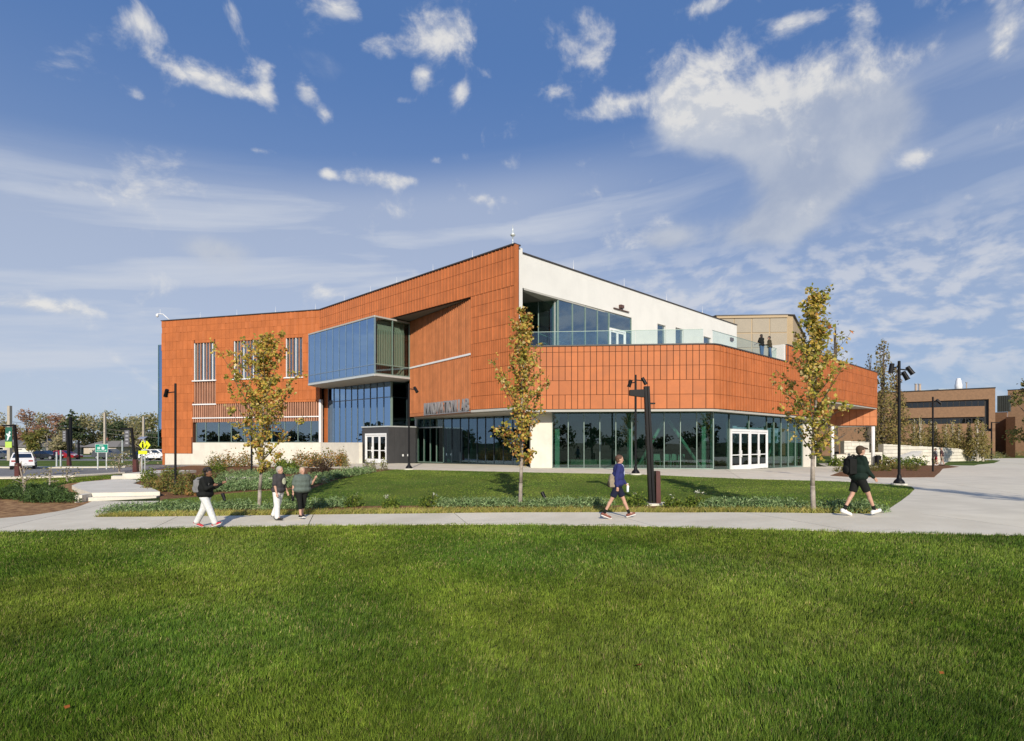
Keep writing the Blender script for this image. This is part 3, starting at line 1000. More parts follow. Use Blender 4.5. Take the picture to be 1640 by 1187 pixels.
# copings and the pale soffit edge
cp = MB()
wB.box(cp, -.05, wB.L, 7.60, 7.675, -.32, .10)
for w_ in wC:
    w_.box(cp, 0, w_.L, 7.601, 7.674, -.3, .10)
wR.box(cp, 0, sStep, 7.60, 7.675, -.32, .10)
wR.box(cp, sStep, sEnd + .05, 8.86, 8.94, -.32, .10)
wR.box(cp, sStep - .06, sStep + .05, 7.676, 8.94, -.32, .102)
cp.build('parapet_coping', COPE, bld)
fb = MB()
wB.box(fb, 0, wB.L, 3.56, 3.698, -.40, -.02)
for w_ in wC:
    w_.box(fb, 0, w_.L, 3.562, 3.697, -.40, -.02)
wR.box(fb, 0, sRet, 3.56, 3.698, -.40, -.02)
fb.build('soffit_edge', SOFF, bld)
MB().prism([(A0[0], A0[1] + .3), (12.2, 34.3), wR.xy(sRet, -.3), (32.6, 58.3), (30, 66), (-15, 70), (-20, 60), (-16.6, 56), (-8, 49.4), (SE[0] + .3, SE[1] + .3), (PW[0] + .2, PW[1] + .2)], 3.63, 3.80).build('ground_floor_soffit', SOFF, bld)
# the folded-in corner at the far right
MB().prism([wR.xy(sRet, -.02), wR.xy(sEnd - .02, -.02), (32.7, 58.06)], 5.10, 5.215).build('wedge_soffit', SOFF, bld)
fw = MB()
fw.box(32.7, 37.72, 58.07, 58.4, 3.42, 5.21)
fw = fw.build('inset_wall', TERRA2, bld)
for k in range(7):
    for z0, z1 in ((3.42, 4.3), (4.3, 5.10)):
        o = bpy.data.objects.new('panel', panel_mesh(.70, z1 - z0, 'flat', SLATM)); col.objects.link(o)
        o.location = (32.75 + k * .70, 58.07, z0); setp(o, fw)
rw = Wall(wR.xy(sRet, -.05), (32.7, 58.1))
rw.part('return_wall', TERRA2, bld, 0, rw.L, 3.42, 5.10, -.2, 0)
MB().prism([wR.xy(sRet, -.1), (32.7, 58.2), (37.6, 58.3), (33, 66), (24, 60), wR.xy(sRet - 3, -.5)], 3.30, 3.42).build('colonnade_soffit', SOFF, bld)
MB().prism([(20.6, 42.4), wR.xy(sEnd - .05, -.2), (33, 66), (22, 58)], 8.55, 8.75).build('low_roof', SOFF, bld)
MB().prism([wR.xy(sEnd - .02, -.25), (37.5, 58.5), (33, 66), (32.7, 66)], 3.42, 8.6).build('end_wall', TERRA2, bld)
MB().prism([(20.6, 42.5), (22.9, 57.5), (23.3, 57.5), (21.3, 42.6)], 7.5, 8.86).build('terrace_end_wall', WHITE, bld)
wR.part('terrace_pier', WHITE, bld, sStep - .42, sStep - .08, 7.68, 8.90, -.9, -.05)
for u, Y, z1 in ((1398, 57.6, 3.3), (1333, 57.0, 3.3)):
    X = (u - CX) / F * Y
    MB().tube((X, Y, H(X, Y) - .1), (X, Y, z1), .17, n=14).build('round_column', WPAINT, bld, True)

# --- tall terracotta facade
sP = wA.s(755)
hi = MB()
wA.box(hi, 0, wA.L, ZS, ZT - .08, -.35, 0)
wA.box(hi, sP, wA.L, Z1, ZS, -.35, 0)
upw = hi.build('upper_wall', JOINT, bld)
tf = MB(); tf2 = MB()
nn_ = round(wA.L / .345); pu = wA.L / nn_
TR = [11.47, 12.34, 13.22, 14.0]
for c in range(nn_):
    for r in range(3):
        field(tf, wA, c * pu, TR[r], pu, TR[r + 1] - TR[r], 'rib', .032)
nlow = round((wA.L - sP) / .42)
pl = (wA.L - sP) / nlow
LR = [3.86, 4.74, 5.62, 6.50, 7.38, 8.26, 9.14, 10.02, 10.75, 11.46]
for r in range(len(LR) - 1):
    fine = r <= 4
    n = nlow * 2 if fine else nlow
    p = (wA.L - sP) / n
    for c in range(n):
        if not fine and pn < 300:
            put_panel(wA, sP + c * p, LR[r], p, LR[r + 1] - LR[r], 'rib', TERRA, upw); pn += 1
        else:
            field(tf2 if fine else tf, wA, sP + c * p, LR[r], p, LR[r + 1] - LR[r], 'rib', .024)
tag(tf.build('panel_field', TERRA, upw), kind='stuff')
tag(tf2.build('panel_field', TERRA, upw), kind='stuff')
cp = MB()
wA.box(cp, -.1, wA.L + .06, ZT - .08, ZT, -.45, .13)
wL.box(cp, -.08, wL.L + .02, ZT - .079, ZT + .001, -.45, .13)
wW.box(cp, .40, wW.L + .05, 13.75, 13.83, -.45, .07)
cp.build('roof_coping', COPE, bld)
wW.part('corner_pier', WHITE, bld, -.06, .36, 7.66, ZT - .085, -.5, .16)
# thin red-brown edge where the terracotta turns the corner
wA.part('corner_trim', TERRA2, bld, wA.L - .02, wA.L + .10, Z1, ZT - .082, -.2, .10)

# --- left wing with openings
def hole(w_, u0, u1, v0, v1):
    s0, s1 = w_.s(u0), w_.s(u1); um = (u0 + u1) / 2
    return (s0, s1, w_.z(um, v1), w_.z(um, v0))


h1 = hole(wL, 311, 346, 549, 609); h2 = hole(wL, 375, 427, 545, 606); h3 = hole(wL, 458, 485, 541, 604)
sb0 = wL.s(309); sbE = wL.L - .05
zb = [wL.z(410, v) for v in (707.5, 673, 668.5, 645.5)]
hSp = (h1[0], h1[1], zb[3] - .01, h1[2] - .12)
hBand = (sb0, sbE + .2, 1.66, zb[3])
HL = [h1, h2, h3, hSp, hBand]
lw = wL.holes(MB(), 0, wL.L, .55, ZT - .08, HL, -.35, 0).build('left_wing_wall', SLATB, bld)
lf = MB()
nl = round(wL.L / .46); plw = wL.L / nl
LRW = [.56, 1.30, 2.18, 3.06, 3.94, 4.82, 5.70, 6.58, 7.46, 8.34, 9.22, 10.10, 10.98, 11.86, 12.74, 13.35, 14.0]
rr = random.Random(3)
for r in range(len(LRW) - 1):
    for c in range(nl):
        s0, s1, z0, z1 = c * plw, (c + 1) * plw, LRW[r], LRW[r + 1]
        if z1 < 2.3 and s1 > sb0 + .1:
            continue
        if s0 < sb0 < s1 and z0 < 4.2:
            s1 = sb0
        if any(h[0] - .02 < s1 - .03 and h[1] + .02 > s0 + .03 and h[2] < z1 - .03 and h[3] > z0 + .03 for h in HL):
            # trim the piece against the opening, keep what is left of it
            for h in HL:
                if h[0] < s1 - .03 and h[1] > s0 + .03 and h[2] < z1 - .03 and h[3] > z0 + .03:
                    if h[0] > s0 + .06: s1 = h[0]
                    elif h[1] < s1 - .06: s0 = h[1]
                    elif h[3] < z1 - .06: z0 = h[3]
                    elif h[2] > z0 + .06: z1 = h[2]
                    else: s1 = s0
            if s1 - s0 < .06 or z1 - z0 < .06:
                continue
        field(lf, wL, s0, z0, s1 - s0, z1 - z0, rr.choice(['flat', 'flat', 'flat', 'saw']), .007)
tag(lf.build('panel_field', TERRA2, lw), kind='stuff')


def window(w_, h, parent, n, gm, fm, depth=.22, tilt=.12):
    root = w_.holes(MB(), h[0] - .0, h[1] + .0, h[2], h[3], [(h[0] + .06, h[1] - .06, h[2] + .06, h[3] - .06)], -depth - .06, -depth + .02).build('window', fm, parent)
    p = (h[1] - h[0] - .12) / n
    for k in range(n):
        pane(w_, h[0] + .06 + k * p + .012, h[0] + .06 + (k + 1) * p - .012, h[2] + .065, h[3] - .065, -depth - .03, gm, root, tilt)
    return root


prs = random.Random(12)


def pane(w_, s0, s1, z0, z1, o, gm, parent, tilt=.12, name='pane'):
    """one sheet of glass, set a hair out of true as real glazing is"""
    a, b = [prs.uniform(-tilt, tilt) * math.pi / 180 for _ in '12']
    da, db = math.tan(a) * (s1 - s0) / 2, math.tan(b) * (z1 - z0) / 2
    mb = MB()
    t = .012
    def cor(o_):
        return [w_.pt(s0, z0, o_ - da - db), w_.pt(s1, z0, o_ + da - db), w_.pt(s1, z1, o_ + da + db), w_.pt(s0, z1, o_ - da + db)]
    mb.add(cor(o) + cor(o - t), [(0, 1, 2, 3), (7, 6, 5, 4), (4, 5, 1, 0), (5, 6, 2, 1), (6, 7, 3, 2), (7, 4, 0, 3)])
    return mb.build(name, gm, parent)


def curtain(name, w_, S, Z, gm, mm, mw=.06, md=.12, o=0.0, parent=None, tilt=.12, trans=True):
    """glazed wall: every pane and every mullion a piece of its own; S edges along, Z levels"""
    root = w_.part(name, mm, parent or bld, S[0], S[-1], Z[0] - .10, Z[0] - .002, o - md, o + .03)
    for i in range(len(S) - 1):
        for j in range(len(Z) - 1):
            pane(w_, S[i] + .012, S[i + 1] - .012, Z[j] + .012, Z[j + 1] - .012, o - .02, gm, root, tilt)
    for s in S:
        w_.part('mullion', mm, root, s - mw / 2, s + mw / 2, Z[0], Z[-1], o - md, o + .028)
    if trans:
        for z in Z[1:-1]:
            for i in range(len(S) - 1):
                w_.part('transom', mm, root, S[i] + mw / 2, S[i + 1] - mw / 2, z - .03, z + .03, o - md, o + .02)
    return root


BAGM = mat('pale_baguette', (.50, .26, .165), .6, .1, 1.5, rnd=.15)
for h, n in ((h1, 3), (h2, 4), (h3, 2)):
    wd = window(wL, h, lw, n, GL_TERR, ALU)
    ns = round((h[1] - h[0]) / .38)
    for k in range(ns + 1):
        s = h[0] + .05 + (h[1] - h[0] - .1) * k / ns
        wL.part('baguette', WPAINT if k % 3 == 0 else BAGM, wd, s - .035, s + .035, h[2] + .02, h[3] - .02, -.10, .02)
    wL.part('window_sill', WPAINT, wd, h[0] - .15, h[1] + .1, h[2] - .11, h[2] - .002, -.3, .16)
# baguettes over the long ground-floor window and under the first window
bg = wL.part('baguette_backing', SLATB, lw, sb0 + .03, sbE, zb[1], zb[3] + .0, -.34, -.22)
nb = 58
for k in range(nb):
    s = sb0 + .08 + (sbE - sb0 - .16) * k / (nb - 1)
    wL.part('baguette', BAGM, bg, s - .045, s + .045, zb[1] - .15, zb[3] - .01, -.14, .03)
for k in range(9):
    s = hSp[0] + .08 + (hSp[1] - hSp[0] - .16) * k / 8
    wL.part('baguette', BAGM, bg, s - .04, s + .04, hSp[2] + .08, hSp[3] - .01, -.14, .03)
wL.part('spandrel_backing', mat('pale_spandrel', (.42, .30, .22), .7, .05), bg, hSp[0], hSp[1], hSp[2], hSp[3], -.34, -.24)
wL.part('rail', WPAINT, bg, sb0, sbE, zb[2] - .05, zb[2] + .05, .031, .10)
wL.part('rail', WPAINT, bg, sb0, hSp[1] + .05, zb[3] - .09, zb[3] + .03, .031, .10)
gS = [wL.s(u) for u in (313, 328, 349, 369, 391, 413, 434, 455, 476, 497)] + [sbE]
curtain('ribbon_window', wL, gS, [1.72, zb[1] - .02], GL_TERR, MULL, .05, .12, -.12)
wL.part('corner_post', WPAINT, bld, sbE + .0, sbE + .22, 1.655, wL.z(518, 640), -.2, .12)
# glass fin on the far left end
fin = wL.part('end_glass_fin', mat('fin_frame', (.10, .19, .21), .4), bld, -.52, -.47, 1.3, 11.62, -1.2, .02)
zf = [1.3, 5.1, 8.3, 11.6]
for a, b in zip(zf[:-1], zf[1:]):
    pane(wL, -.465, -.06, a + .03, b - .03, -.02, GL_BLUE, fin)
    wL.part('transom', mat('fin_frame', (.10, .19, .21), .4), fin, -.465, -.06, b - .028, b + .028, -.1, 0)
# concrete base
bs = MB()
wL.box(bs, wL.s(265), sb0 + .02, -1.4, .54, -.3, .05)
wL.box(bs, sb0 + .02, wL.L + .25, -1.4, 1.65, -.3, .05)
bs.build('concrete_base', CONC, bld)
wP = Wall((-17.72, 52.02), (-12.5, 45.9))
wP.part('concrete_wall', CONC, bld, .0, wP.L, -1.2, 1.66, -.3, .0)

# --- wedge soffit and the slatted wall
MB().prism([(A0[0] - .1, A0[1] + .35), wA.xy(.2, -.05), (-20, 58), (-6, 52), (4, 42)], ZS - .02, ZS + .12).build('upper_soffit', mat('shaded_soffit', (.17, .165, .15), .7, .04), bld)  # soffit colour darkened to paint in the shade under the wedge
sw = wS.part('slat_wall', SLATB, bld, 0, wS.L, Z1, ZS - .03, -.62, -.40)
ns = 40
for k in range(ns):
    s = .08 + (wS.L - .16) * k / (ns - 1)
    for z0, z1 in ((Z1 + .14, 7.58), (7.72, ZS - .05)):
        wS.part('slat', SLATM, sw, s - .058, s + .058, z0, z1, -.36, .0)
wS.part('rail', WPAINT, sw, 0, wS.L - .02, 7.585, 7.715, -.36, .03)
wS.part('bottom_edge', SLATM, sw, 0, wS.L, Z1 - .12, Z1 + .12, -.65, .03)
wA.part('bottom_edge', SOFF, bld, sP, wA.L, Z1 - .15, Z1 - .002, -.5, .05)

# --- projecting glass box
box = thing('x', 'x', 'x'); bpy.data.objects.remove(box)
nb_ = [wBF.L * k / 10 for k in range(11)]
bx = curtain('bay_front_glazing', wBF, nb_, [6.98, 7.62, 11.2], GL_BLUE, mat('blue_joint', (.16, .24, .34), .4), .022, .10, 0.0, None, .10)
bs_ = curtain('bay_side_glazing', wBS, [0.03, wBS.L * .5, wBS.L], [6.98, 7.66, 11.2], GL_SIDE, MULL, .05, .10, 0.0)
inn = [wBF.xy(.02, -.13), wBF.xy(wBF.L - .05, -.13), wBS.xy(wBS.L, -.12), (SE[0] - .2, SE[1] + 1.0), (-16.5, 53.5), (-17.9, 52.5)]
MB().prism([wBF.xy(-.02, .03), wBF.xy(wBF.L, .035), wBS.xy(0.01, .035), wBS.xy(wBS.L, .03), (SE[0] - .1, SE[1] + .6), (-9.2, 47.6), (-16.5, 53.2), (-17.7, 52.6)], 6.72, 6.875).build('bay_floor', SOFF, bld)
be = MB(); wBF.box(be, -.02, wBF.L + .02, 6.74, 6.90, .036, .06); wBS.box(be, 0.0, wBS.L, 6.74, 6.9, .036, .08)
be.build('bay_sill', ALU, bld)
MB().prism([wBF.xy(-.02, .04), wBF.xy(wBF.L, .04), wBS.xy(0.01, .04), wBS.xy(wBS.L, .04), (SE[0] - .1, SE[1] + .6), (-9.2, 48), (-16.5, 54), (-17.7, 52.9)], 11.21, 11.33).build('bay_roof', SOFF, bld)
wBF.part('bay_end_wall', SOFF, bld, -.02, .01, 6.9, 11.2, -2.6, -.15)
bl = MB()
for k in range(13):
    s = .25 + k * .235
    wBS.box(bl, s, s + .11, 7.66, 10.45, -.55, -.40)
wBS.box(bl, .1, wBS.L - .1, 10.45, 11.15, -.6, -.5)
bl.build('bay_blinds', mat('grey_blind', (.40, .40, .37), .8, .05), bld)
Wall(wBF.xy(.4, -2.3), wBF.xy(wBF.L - .2, -2.9)).part('bay_inner_wall', INTER, bld, 0, wBF.L - .8, 6.9, 11.2, -.1, 0)

# --- double-height glazing under the box
nu = [wUG.L * k / 10 for k in range(11)]
zt_ = wUG.z(575, 640)
curtain('lobby_glazing', wUG, nu, [.05, zt_, 6.70], GL_BLUE, mat('lobby_mullion', (.13, .17, .20), .4), .045, .14)
wUG.part('lobby_corner_post', MULL, bld, wUG.L + .03, wUG.L + .15, .0, 6.70, -.1, .05)
curtain('lobby_side_glazing', wUS, [.15, 1.7, 3.4], [.05, zt_, 6.70], GL_DARK, DMULL, .05, .12)
wUG.part('lobby_side_pier', TERRA2, bld, -.75, -.06, 0, 6.70, -.4, .0)

# --- ground-floor glazing under the slats
gs = [wGS.s(u) for u in (669, 679, 689, 699, 710, 723.5, 737, 750.5, 764, 777.5, 791, 806, 821, 838)]
curtain('entry_glazing', wGS, gs[:5], [.06, 2.90, 3.62], GL_DARK, MULL, .045, .14)
curtain('entry_glazing', wGS, gs[4:], [.06, 3.62], GL_ENT, DMULL, .035, .14)
MB().prism([(1.2, 36.25), (2.58, 36.12), (2.62, 37.0), (1.5, 39.9), (1.25, 39.9)], -.3, 3.6).build('corner_pier_wall', CONC, bld)

# --- ground-floor glazing, front and right of the low wing
fs = [wFG.L * k / 10 for k in range(11)]
curtain('front_glazing', wFG, fs, [.05, 3.56], GL_DARK, MULL, .040, .16)
rs = [0.03] + [wRG.s(u) for u in (1168, 1228, 1239.5, 1251, 1262.5, 1274, 1285)]
dz0 = -.17
ztr = 2.46
curtain('side_glazing', wRG, rs[:2], [-.10, 3.56], GL_DARK, MULL, .06, .20)
curtain('side_glazing', wRG, rs[2:], [-.22, 3.56], GL_DARK, MULL, .06, .20)
curtain('door_transom_glazing', wRG, [rs[1], (rs[1] + rs[2]) / 2, rs[2]], [ztr + .12, 3.56], GL_DARK, MULL, .06, .16)


def doors(name, w_, s0, s1, z0, z1, n, o, parent, fm=WPAINT, gm=GL_DOOR, rail=True):
    """a run of glazed leaves in one frame: frame > door leaves > pane and handle"""
    fr = MB()
    w_.box(fr, s0, s0 + .11, z0, z1, o - .12, o + .06); w_.box(fr, s1 - .11, s1, z0, z1, o - .12, o + .06)
    w_.box(fr, s0 + .11, s1 - .11, z1 - .14, z1, o - .12, o + .06)
    if n == 4:
        m = (s0 + s1) / 2
        w_.box(fr, m - .09, m + .09, z0, z1 - .14, o - .12, o + .06)
    root = fr.build(name, fm, parent)
    if n == 4:
        m = (s0 + s1) / 2
        spans = [(s0 + .11, (s0 + .11 + m - .09) / 2), ((s0 + .11 + m - .09) / 2, m - .09), (m + .09, (m + .09 + s1 - .11) / 2), ((m + .09 + s1 - .11) / 2, s1 - .11)]
    else:
        p = (s1 - s0 - .22) / n
        spans = [(s0 + .11 + k * p, s0 + .11 + (k + 1) * p) for k in range(n)]
    for k, (a, b) in enumerate(spans):
        hs = [(a + .12, b - .12, z0 + .32, z1 - .28)]
        if rail:
            zm = z0 + 1.0
            hs = [(a + .12, b - .12, z0 + .32, zm - .03), (a + .12, b - .12, zm + .03, z1 - .28)]
        lfm = w_.holes(MB(), a + .006, b - .006, z0 + .01, z1 - .15, hs, o - .05, o + .02)
        hx = b - .07 if k % 2 == 0 else a + .07
        w_.box(lfm, hx - .018, hx + .018, z0 + .85, z0 + 1.30, o + .05, o + .085)
        w_.box(lfm, hx - .012, hx + .012, z0 + .88, z0 + .92, o + .02, o + .05); w_.box(lfm, hx - .012, hx + .012, z0 + 1.23, z0 + 1.27, o + .02, o + .05)
        lfm.build('door_leaf', fm, root)
        for h in hs:
            pane(w_, h[0] + .005, h[1] - .005, h[2] + .005, h[3] - .005, o - .01, gm, root)
    return root


doors('entrance_doors', wRG, rs[1] + .05, rs[2] - .05, dz0, ztr + .08, 4, .05, bld)
MB().prism([wRG.xy(wRG.s(1286), .05), wRG.xy(wRG.s(1306), .05), wRG.xy(wRG.s(1306), -1.2), wRG.xy(wRG.s(1286), -1.2)], -.8, 3.6).build('end_pier', CONC, bld)

# --- vestibule
V0, VL, VR = (-9.68, 44.0), (-12.43, 46.6), (-7.9, 46.1)
wVF, wVS = Wall(VL, V0), Wall(V0, VR)
dS0, dS1 = wVF.s(584.5), wVF.s(619)
vf = wVF.holes(MB(), 0, wVF.L - .005, -.2, 2.88, [(dS0, dS1, -.3, 2.42)], -.25, 0)
vest = vf.build('vestibule_front', CHAR, bld)
sd = MB(); wVS.box(sd, 0, wVS.L, -.2, 2.88, -.2, 0)
vs_ = sd.build('vestibule_side', CHAR, bld)
npan = 5
for k in range(npan):
    wVS.part('panel', CHAR, vs_, .03 + k * (wVS.L - .04) / npan + .006, .03 + (k + 1) * (wVS.L - .04) / npan - .006, .0, 2.85, .002, .018)
for k in range(2):
    wVS.part('outlet_cover', WPAINT, vs_, wVS.s(645 + 8 * k) - .07, wVS.s(645 + 8 * k) + .07, .55, .72, .019, .05)
doors('vestibule_doors', wVF, dS0, dS1, .02, 2.40, 3, -.06, bld)
vc = MB()
vc.prism([wVF.xy(-.05, .06), wVF.xy(wVF.L, .065), wVS.xy(wVS.L + .05, .06), (-7.9, 47.6), (-12.4, 49.2)], 2.885, 2.98)
wGS.box(vc, .0, gs[4], 2.86, 2.96, .03, .12)
vc.build('vestibule_coping', ALU, bld)
wGS.part('entry_post', WPAINT, bld, -.12, .06, .0, 3.70, -.1, .14)

# --- white wall over the terrace
sG = wW.s(1012)
hw = [hole(wW, 1053, 1066.5, 520, 556), hole(wW, 1082, 1095, 526, 556), hole(wW, 1127, 1139, 540, 558)]
ww = wW.holes(MB(), .37, wW.L, 7.4, 13.75, [(.3, sG, 7.3, 11.56)] + hw, -.3, 0).build('white_wall', WHITE, bld)
for h in hw:
    window(wW, h, ww, 1, GL_TERR, ALU, .14)
sV = wW.s(895)
tg = [sV + .02] + [wW.s(u) for u in (918, 938.5, 958, 976)] + [sG - .03]
curtain('terrace_glazing', wW, tg[:5], [7.60, 11.50], GL_TERR, MULL, .06, .16, -.06)
curtain('terrace_glazing', wW, [tg[4] + .065, tg[5]], [10.42, 11.50], GL_TERR, MULL, .06, .16, -.06)
curtain('terrace_glazing', wW, [wW.s(1003), tg[5]], [7.60, 10.38], GL_TERR, MULL, .06, .16, -.06)
doors('terrace_doors', wW, tg[4] + .04, wW.s(1003) - .04, 7.60, 10.36, 2, -.06, bld, WPAINT, GL_TERR, False)
wW.part('glazing_corner_column', ALU, bld, sV - .12, sV + .28, 7.6, 11.5, -.5, -.24)
wRec = Wall((.65, 39.3), wW.xy(sV - .02, -.1))
curtain('loggia_glazing', wRec, [0, wRec.L * .48, wRec.L], [7.60, 11.40], GL_DARK, MULL, .06, .12)
MB().prism([(.75, 36.0), wW.xy(sG, -.12), (8.5, 50), (.4, 46)], 11.44, 11.56).build('loggia_ceiling', SOFF, bld)
ra = MB()
for k in range(3):
    p = (2.0 + .2 * k, 41.0, 9.6 - k * .65); q = (6.0 + .2 * k, 43.5, 8.6 - k * .65)
    ra.tube(p, q, .035, n=6)
ra.build('stair_handrails', WPAINT, bld)
MB().prism([(.62, 36.0), (12.15, 34.45), (20.35, 42.1), (23.0, 57.6), (9, 47), (.62, 44)], 7.2, ZD).build('terrace_deck', PAVE, bld)
# glass guard: one pane after another
gd = wB.part('guard_shoe', ALU, bld, .3, wB.L, 7.60, 7.70, -.60, -.52)
ng = 8
for k in range(ng):
    a, b = .6 + (wB.L - .6) * k / ng, .6 + (wB.L - .6) * (k + 1) / ng
    pane(wB, a + .012, b - .012, 7.70, 8.62, -.55, GL_RAIL, gd, .05, 'guard_pane')
ng = 7
for k in range(ng):
    a, b = .25 + (sStep - .7) * k / ng, .25 + (sStep - .7) * (k + 1) / ng
    pane(wR, a + .012, b - .012, 7.68, 8.62, -.55, GL_RAIL, gd, .05, 'guard_pane')
wB.part('guard_rail', MULL, gd, .6, wB.L, 8.62, 8.65, -.57, -.545)
wR.part('guard_rail', MULL, gd, .2, sStep - .45, 8.62, 8.65, -.57, -.545)
# fittings on the white wall
fx = wW.part('wall_lamp', mat('bronze', (.10, .05, .04), .5), ww, wW.s(991), wW.s(996), wW.z(993, 494), wW.z(993, 489), .0, .22)
wW.part('lamp_bar', mat('bronze', (.10, .05, .04), .5), ww, wW.s(982), wW.s(1006), wW.z(993, 497.2), wW.z(993, 496), .0, .12)
wW.part('wall_lamp', mat('bronze', (.10, .05, .04), .5), ww, wW.s(1169), wW.s(1173), wW.z(1170, 546), wW.z(1170, 541), .0, .15)

# --- roof, floors and a solid core added to keep the rooms dark
MB().prism([(.3, 35.6), wA.xy(.1, -.2), wL.xy(.1, -.2), (-31, 75), (15, 75), wW.xy(wW.L - .1, -.2)], 13.45, 13.62).build('main_roof', SOFF, bld)
MB().prism([wL.xy(0, -.02), wL.xy(.3, -.02), (-30.7, 75), (-31, 75)], -1.2, 14.0).build('left_end_wall', TERRA2, bld)
MB().prism([(23.0, 57.8), (23.2, 58.0), (15, 75), (14.8, 75)], 3.8, 13.7).build('right_end_wall', WHITE, bld)
MB().prism([(.3, 36.2), (PW[0] + .25, PW[1] + .25), (SE[0] + .25, SE[1] + .3), (-17.3, 53.4), wL.xy(.2, -.4), (-31, 75), (15, 75), (22.8, 58)], 7.0, 7.19).build('upper_floor', INTER, bld)
MB().prism([wL.xy(.2, -.4), wL.xy(wL.L, -.5), (-17, 60), (-31, 75)], 3.9, 4.1).build('left_wing_floor', INTER, bld)
MB().prism([wFG.xy(.1, -.2), wFG.xy(wFG.L, -.2), wRG.xy(wRG.L, -.25), (22, 60), (-20, 62), (-30, 62), wL.xy(.5, -.4), wUG.xy(0, -.2), wUG.xy(wUG.L, -.2), (-7.7, 48.4), wGS.xy(wGS.L, -.3)], -.25, .03).build('ground_floor_slab', IFLOOR, bld)
MB().prism([(3, 43.8), (11, 42.8), (21, 53.5), (14.7, 74.8), (-30.6, 74.8), (-32, 66), (-20, 61), (-10, 55), (-1, 48.5)], -.5, 7.0).build('core', INTERD, bld)
MB().prism([(2.0, 46.5), (12, 56), (14.5, 74.7), (-30.5, 74.7), (-31.8, 66), (-20, 61), (-10, 55), (-3, 48.5)], 7.0, 13.44).build('core', INTERD, bld)
# steel braces behind the front glass
for u0, v0, u1, v1 in ((1072, 668, 1128, 752), (1070, 668, 1024, 752), (1240, 752, 1262, 700)):
    w_ = wRG if u0 > 1150 else wFG
    a = Vector(w_.pt(w_.s(u0), w_.z(u0, v0), -.9)); b = Vector(w_.pt(w_.s(u1), max(.02, w_.z(u1, v1)), -.9))
    MB().tube(a, b, .11, n=8).build('steel_brace', BRACE, bld, True)
for s in (.3, 5.0, wFG.L - .35):
    wFG.part('inner_column', BRACE, bld, s - .15, s + .15, .03, 3.6, -1.1, -.8)
for s in (2.5, 5.2, 8.0):
    wGS.part('inner_column', BRACE, bld, s - .13, s + .13, .03, 3.6, -1.6, -1.3)
wFG.part('inner_partition', INTER, bld, 1.0, 6.5, .03, 3.6, -5.2, -5.0)
wGS.part('inner_partition', INTER, bld, 1.0, 5.5, .03, 3.6, -3.2, -3.0)

# --- lightning rods and the corner finial
def rod(x, y, z, h=.62):
    MB().tube((x, y, z), (x, y, z + h * .35), .028, .022, 6).tube((x, y, z + h * .35), (x, y, z + h), .014, .006, 6).build('lightning_rod', WPAINT, bld)


for u in (318, 377, 439, 503):
    x, y = wL.xy(wL.s(u), -.2); rod(x, y, ZT)
for u in (548, 590, 632, 690, 753):
    x, y = wA.xy(wA.s(u), -.2); rod(x, y, ZT)
for u in (922, 1003, 1071, 1128):
    x, y = wW.xy(wW.s(u), -.2); rod(x, y, 13.83, .75)
MB().lathe([(.07, 0), (.07, .12), (.03, .16), (.03, .5), (.13, .55), (.17, .62), (.13, .70), (.05, .80), (.04, .95), (.012, 1.25)], (A0[0] - .15, A0[1] + .25, ZT), 14).build('roof_finial', ALU, bld, True)

# --- letters on the slatted wall
sg = thing('wall_sign', 'row of grey metal letters reading INNOVATION LAB along the slatted wall', 'sign', wS.pt(wS.L * .6, Z1 - .1, .3))
LETM = mat('letter_metal', (.30, .30, .31), .42, .08, 4, metal=.3)
s0, s1 = wS.s(683), wS.L - .02
word = 'INNOVATION LAB'
adv = {'I': .45, 'N': 1.06, 'O': 1.1, 'V': 1.0, 'A': 1.0, 'T': .9, ' ': .35, 'L': .82, 'B': .92}
tot = sum(adv[c] for c in word); x = s0
dg = bpy.context.evaluated_depsgraph_get
for c in word:
    w = adv[c] / tot * (s1 - s0)
    if c != ' ':
        cu = bpy.data.curves.new('letter', 'FONT'); cu.body = c; cu.size = 1.0; cu.extrude = .07; cu.offset = .004
        to = bpy.data.objects.new('letter', cu); col.objects.link(to)
        bpy.context.view_layer.update()
        me = bpy.data.meshes.new_from_object(to.evaluated_get(dg()))
        bpy.data.objects.remove(to)
        xs = [v.co.x for v in me.vertices]; ys = [v.co.y for v in me.vertices]
        for v in me.vertices:
            fx_ = (v.co.x - min(xs)) / (max(xs) - min(xs)); fy_ = (v.co.y - min(ys)) / (max(ys) - min(ys))
            px = x + w * .13 + fx_ * w * .74
            v.co = Vector(wS.pt(px, Z1 - .06 + fy_ * .86, .18 + v.co.z))
        me.materials.append(LETM)
        link('letter', me, sg)
    x += w
wS.part('letter_rail', LETM, sg, s0, s1, Z1 - .12, Z1 - .065, .04, .26)
small = 'ACADEMIC ST'

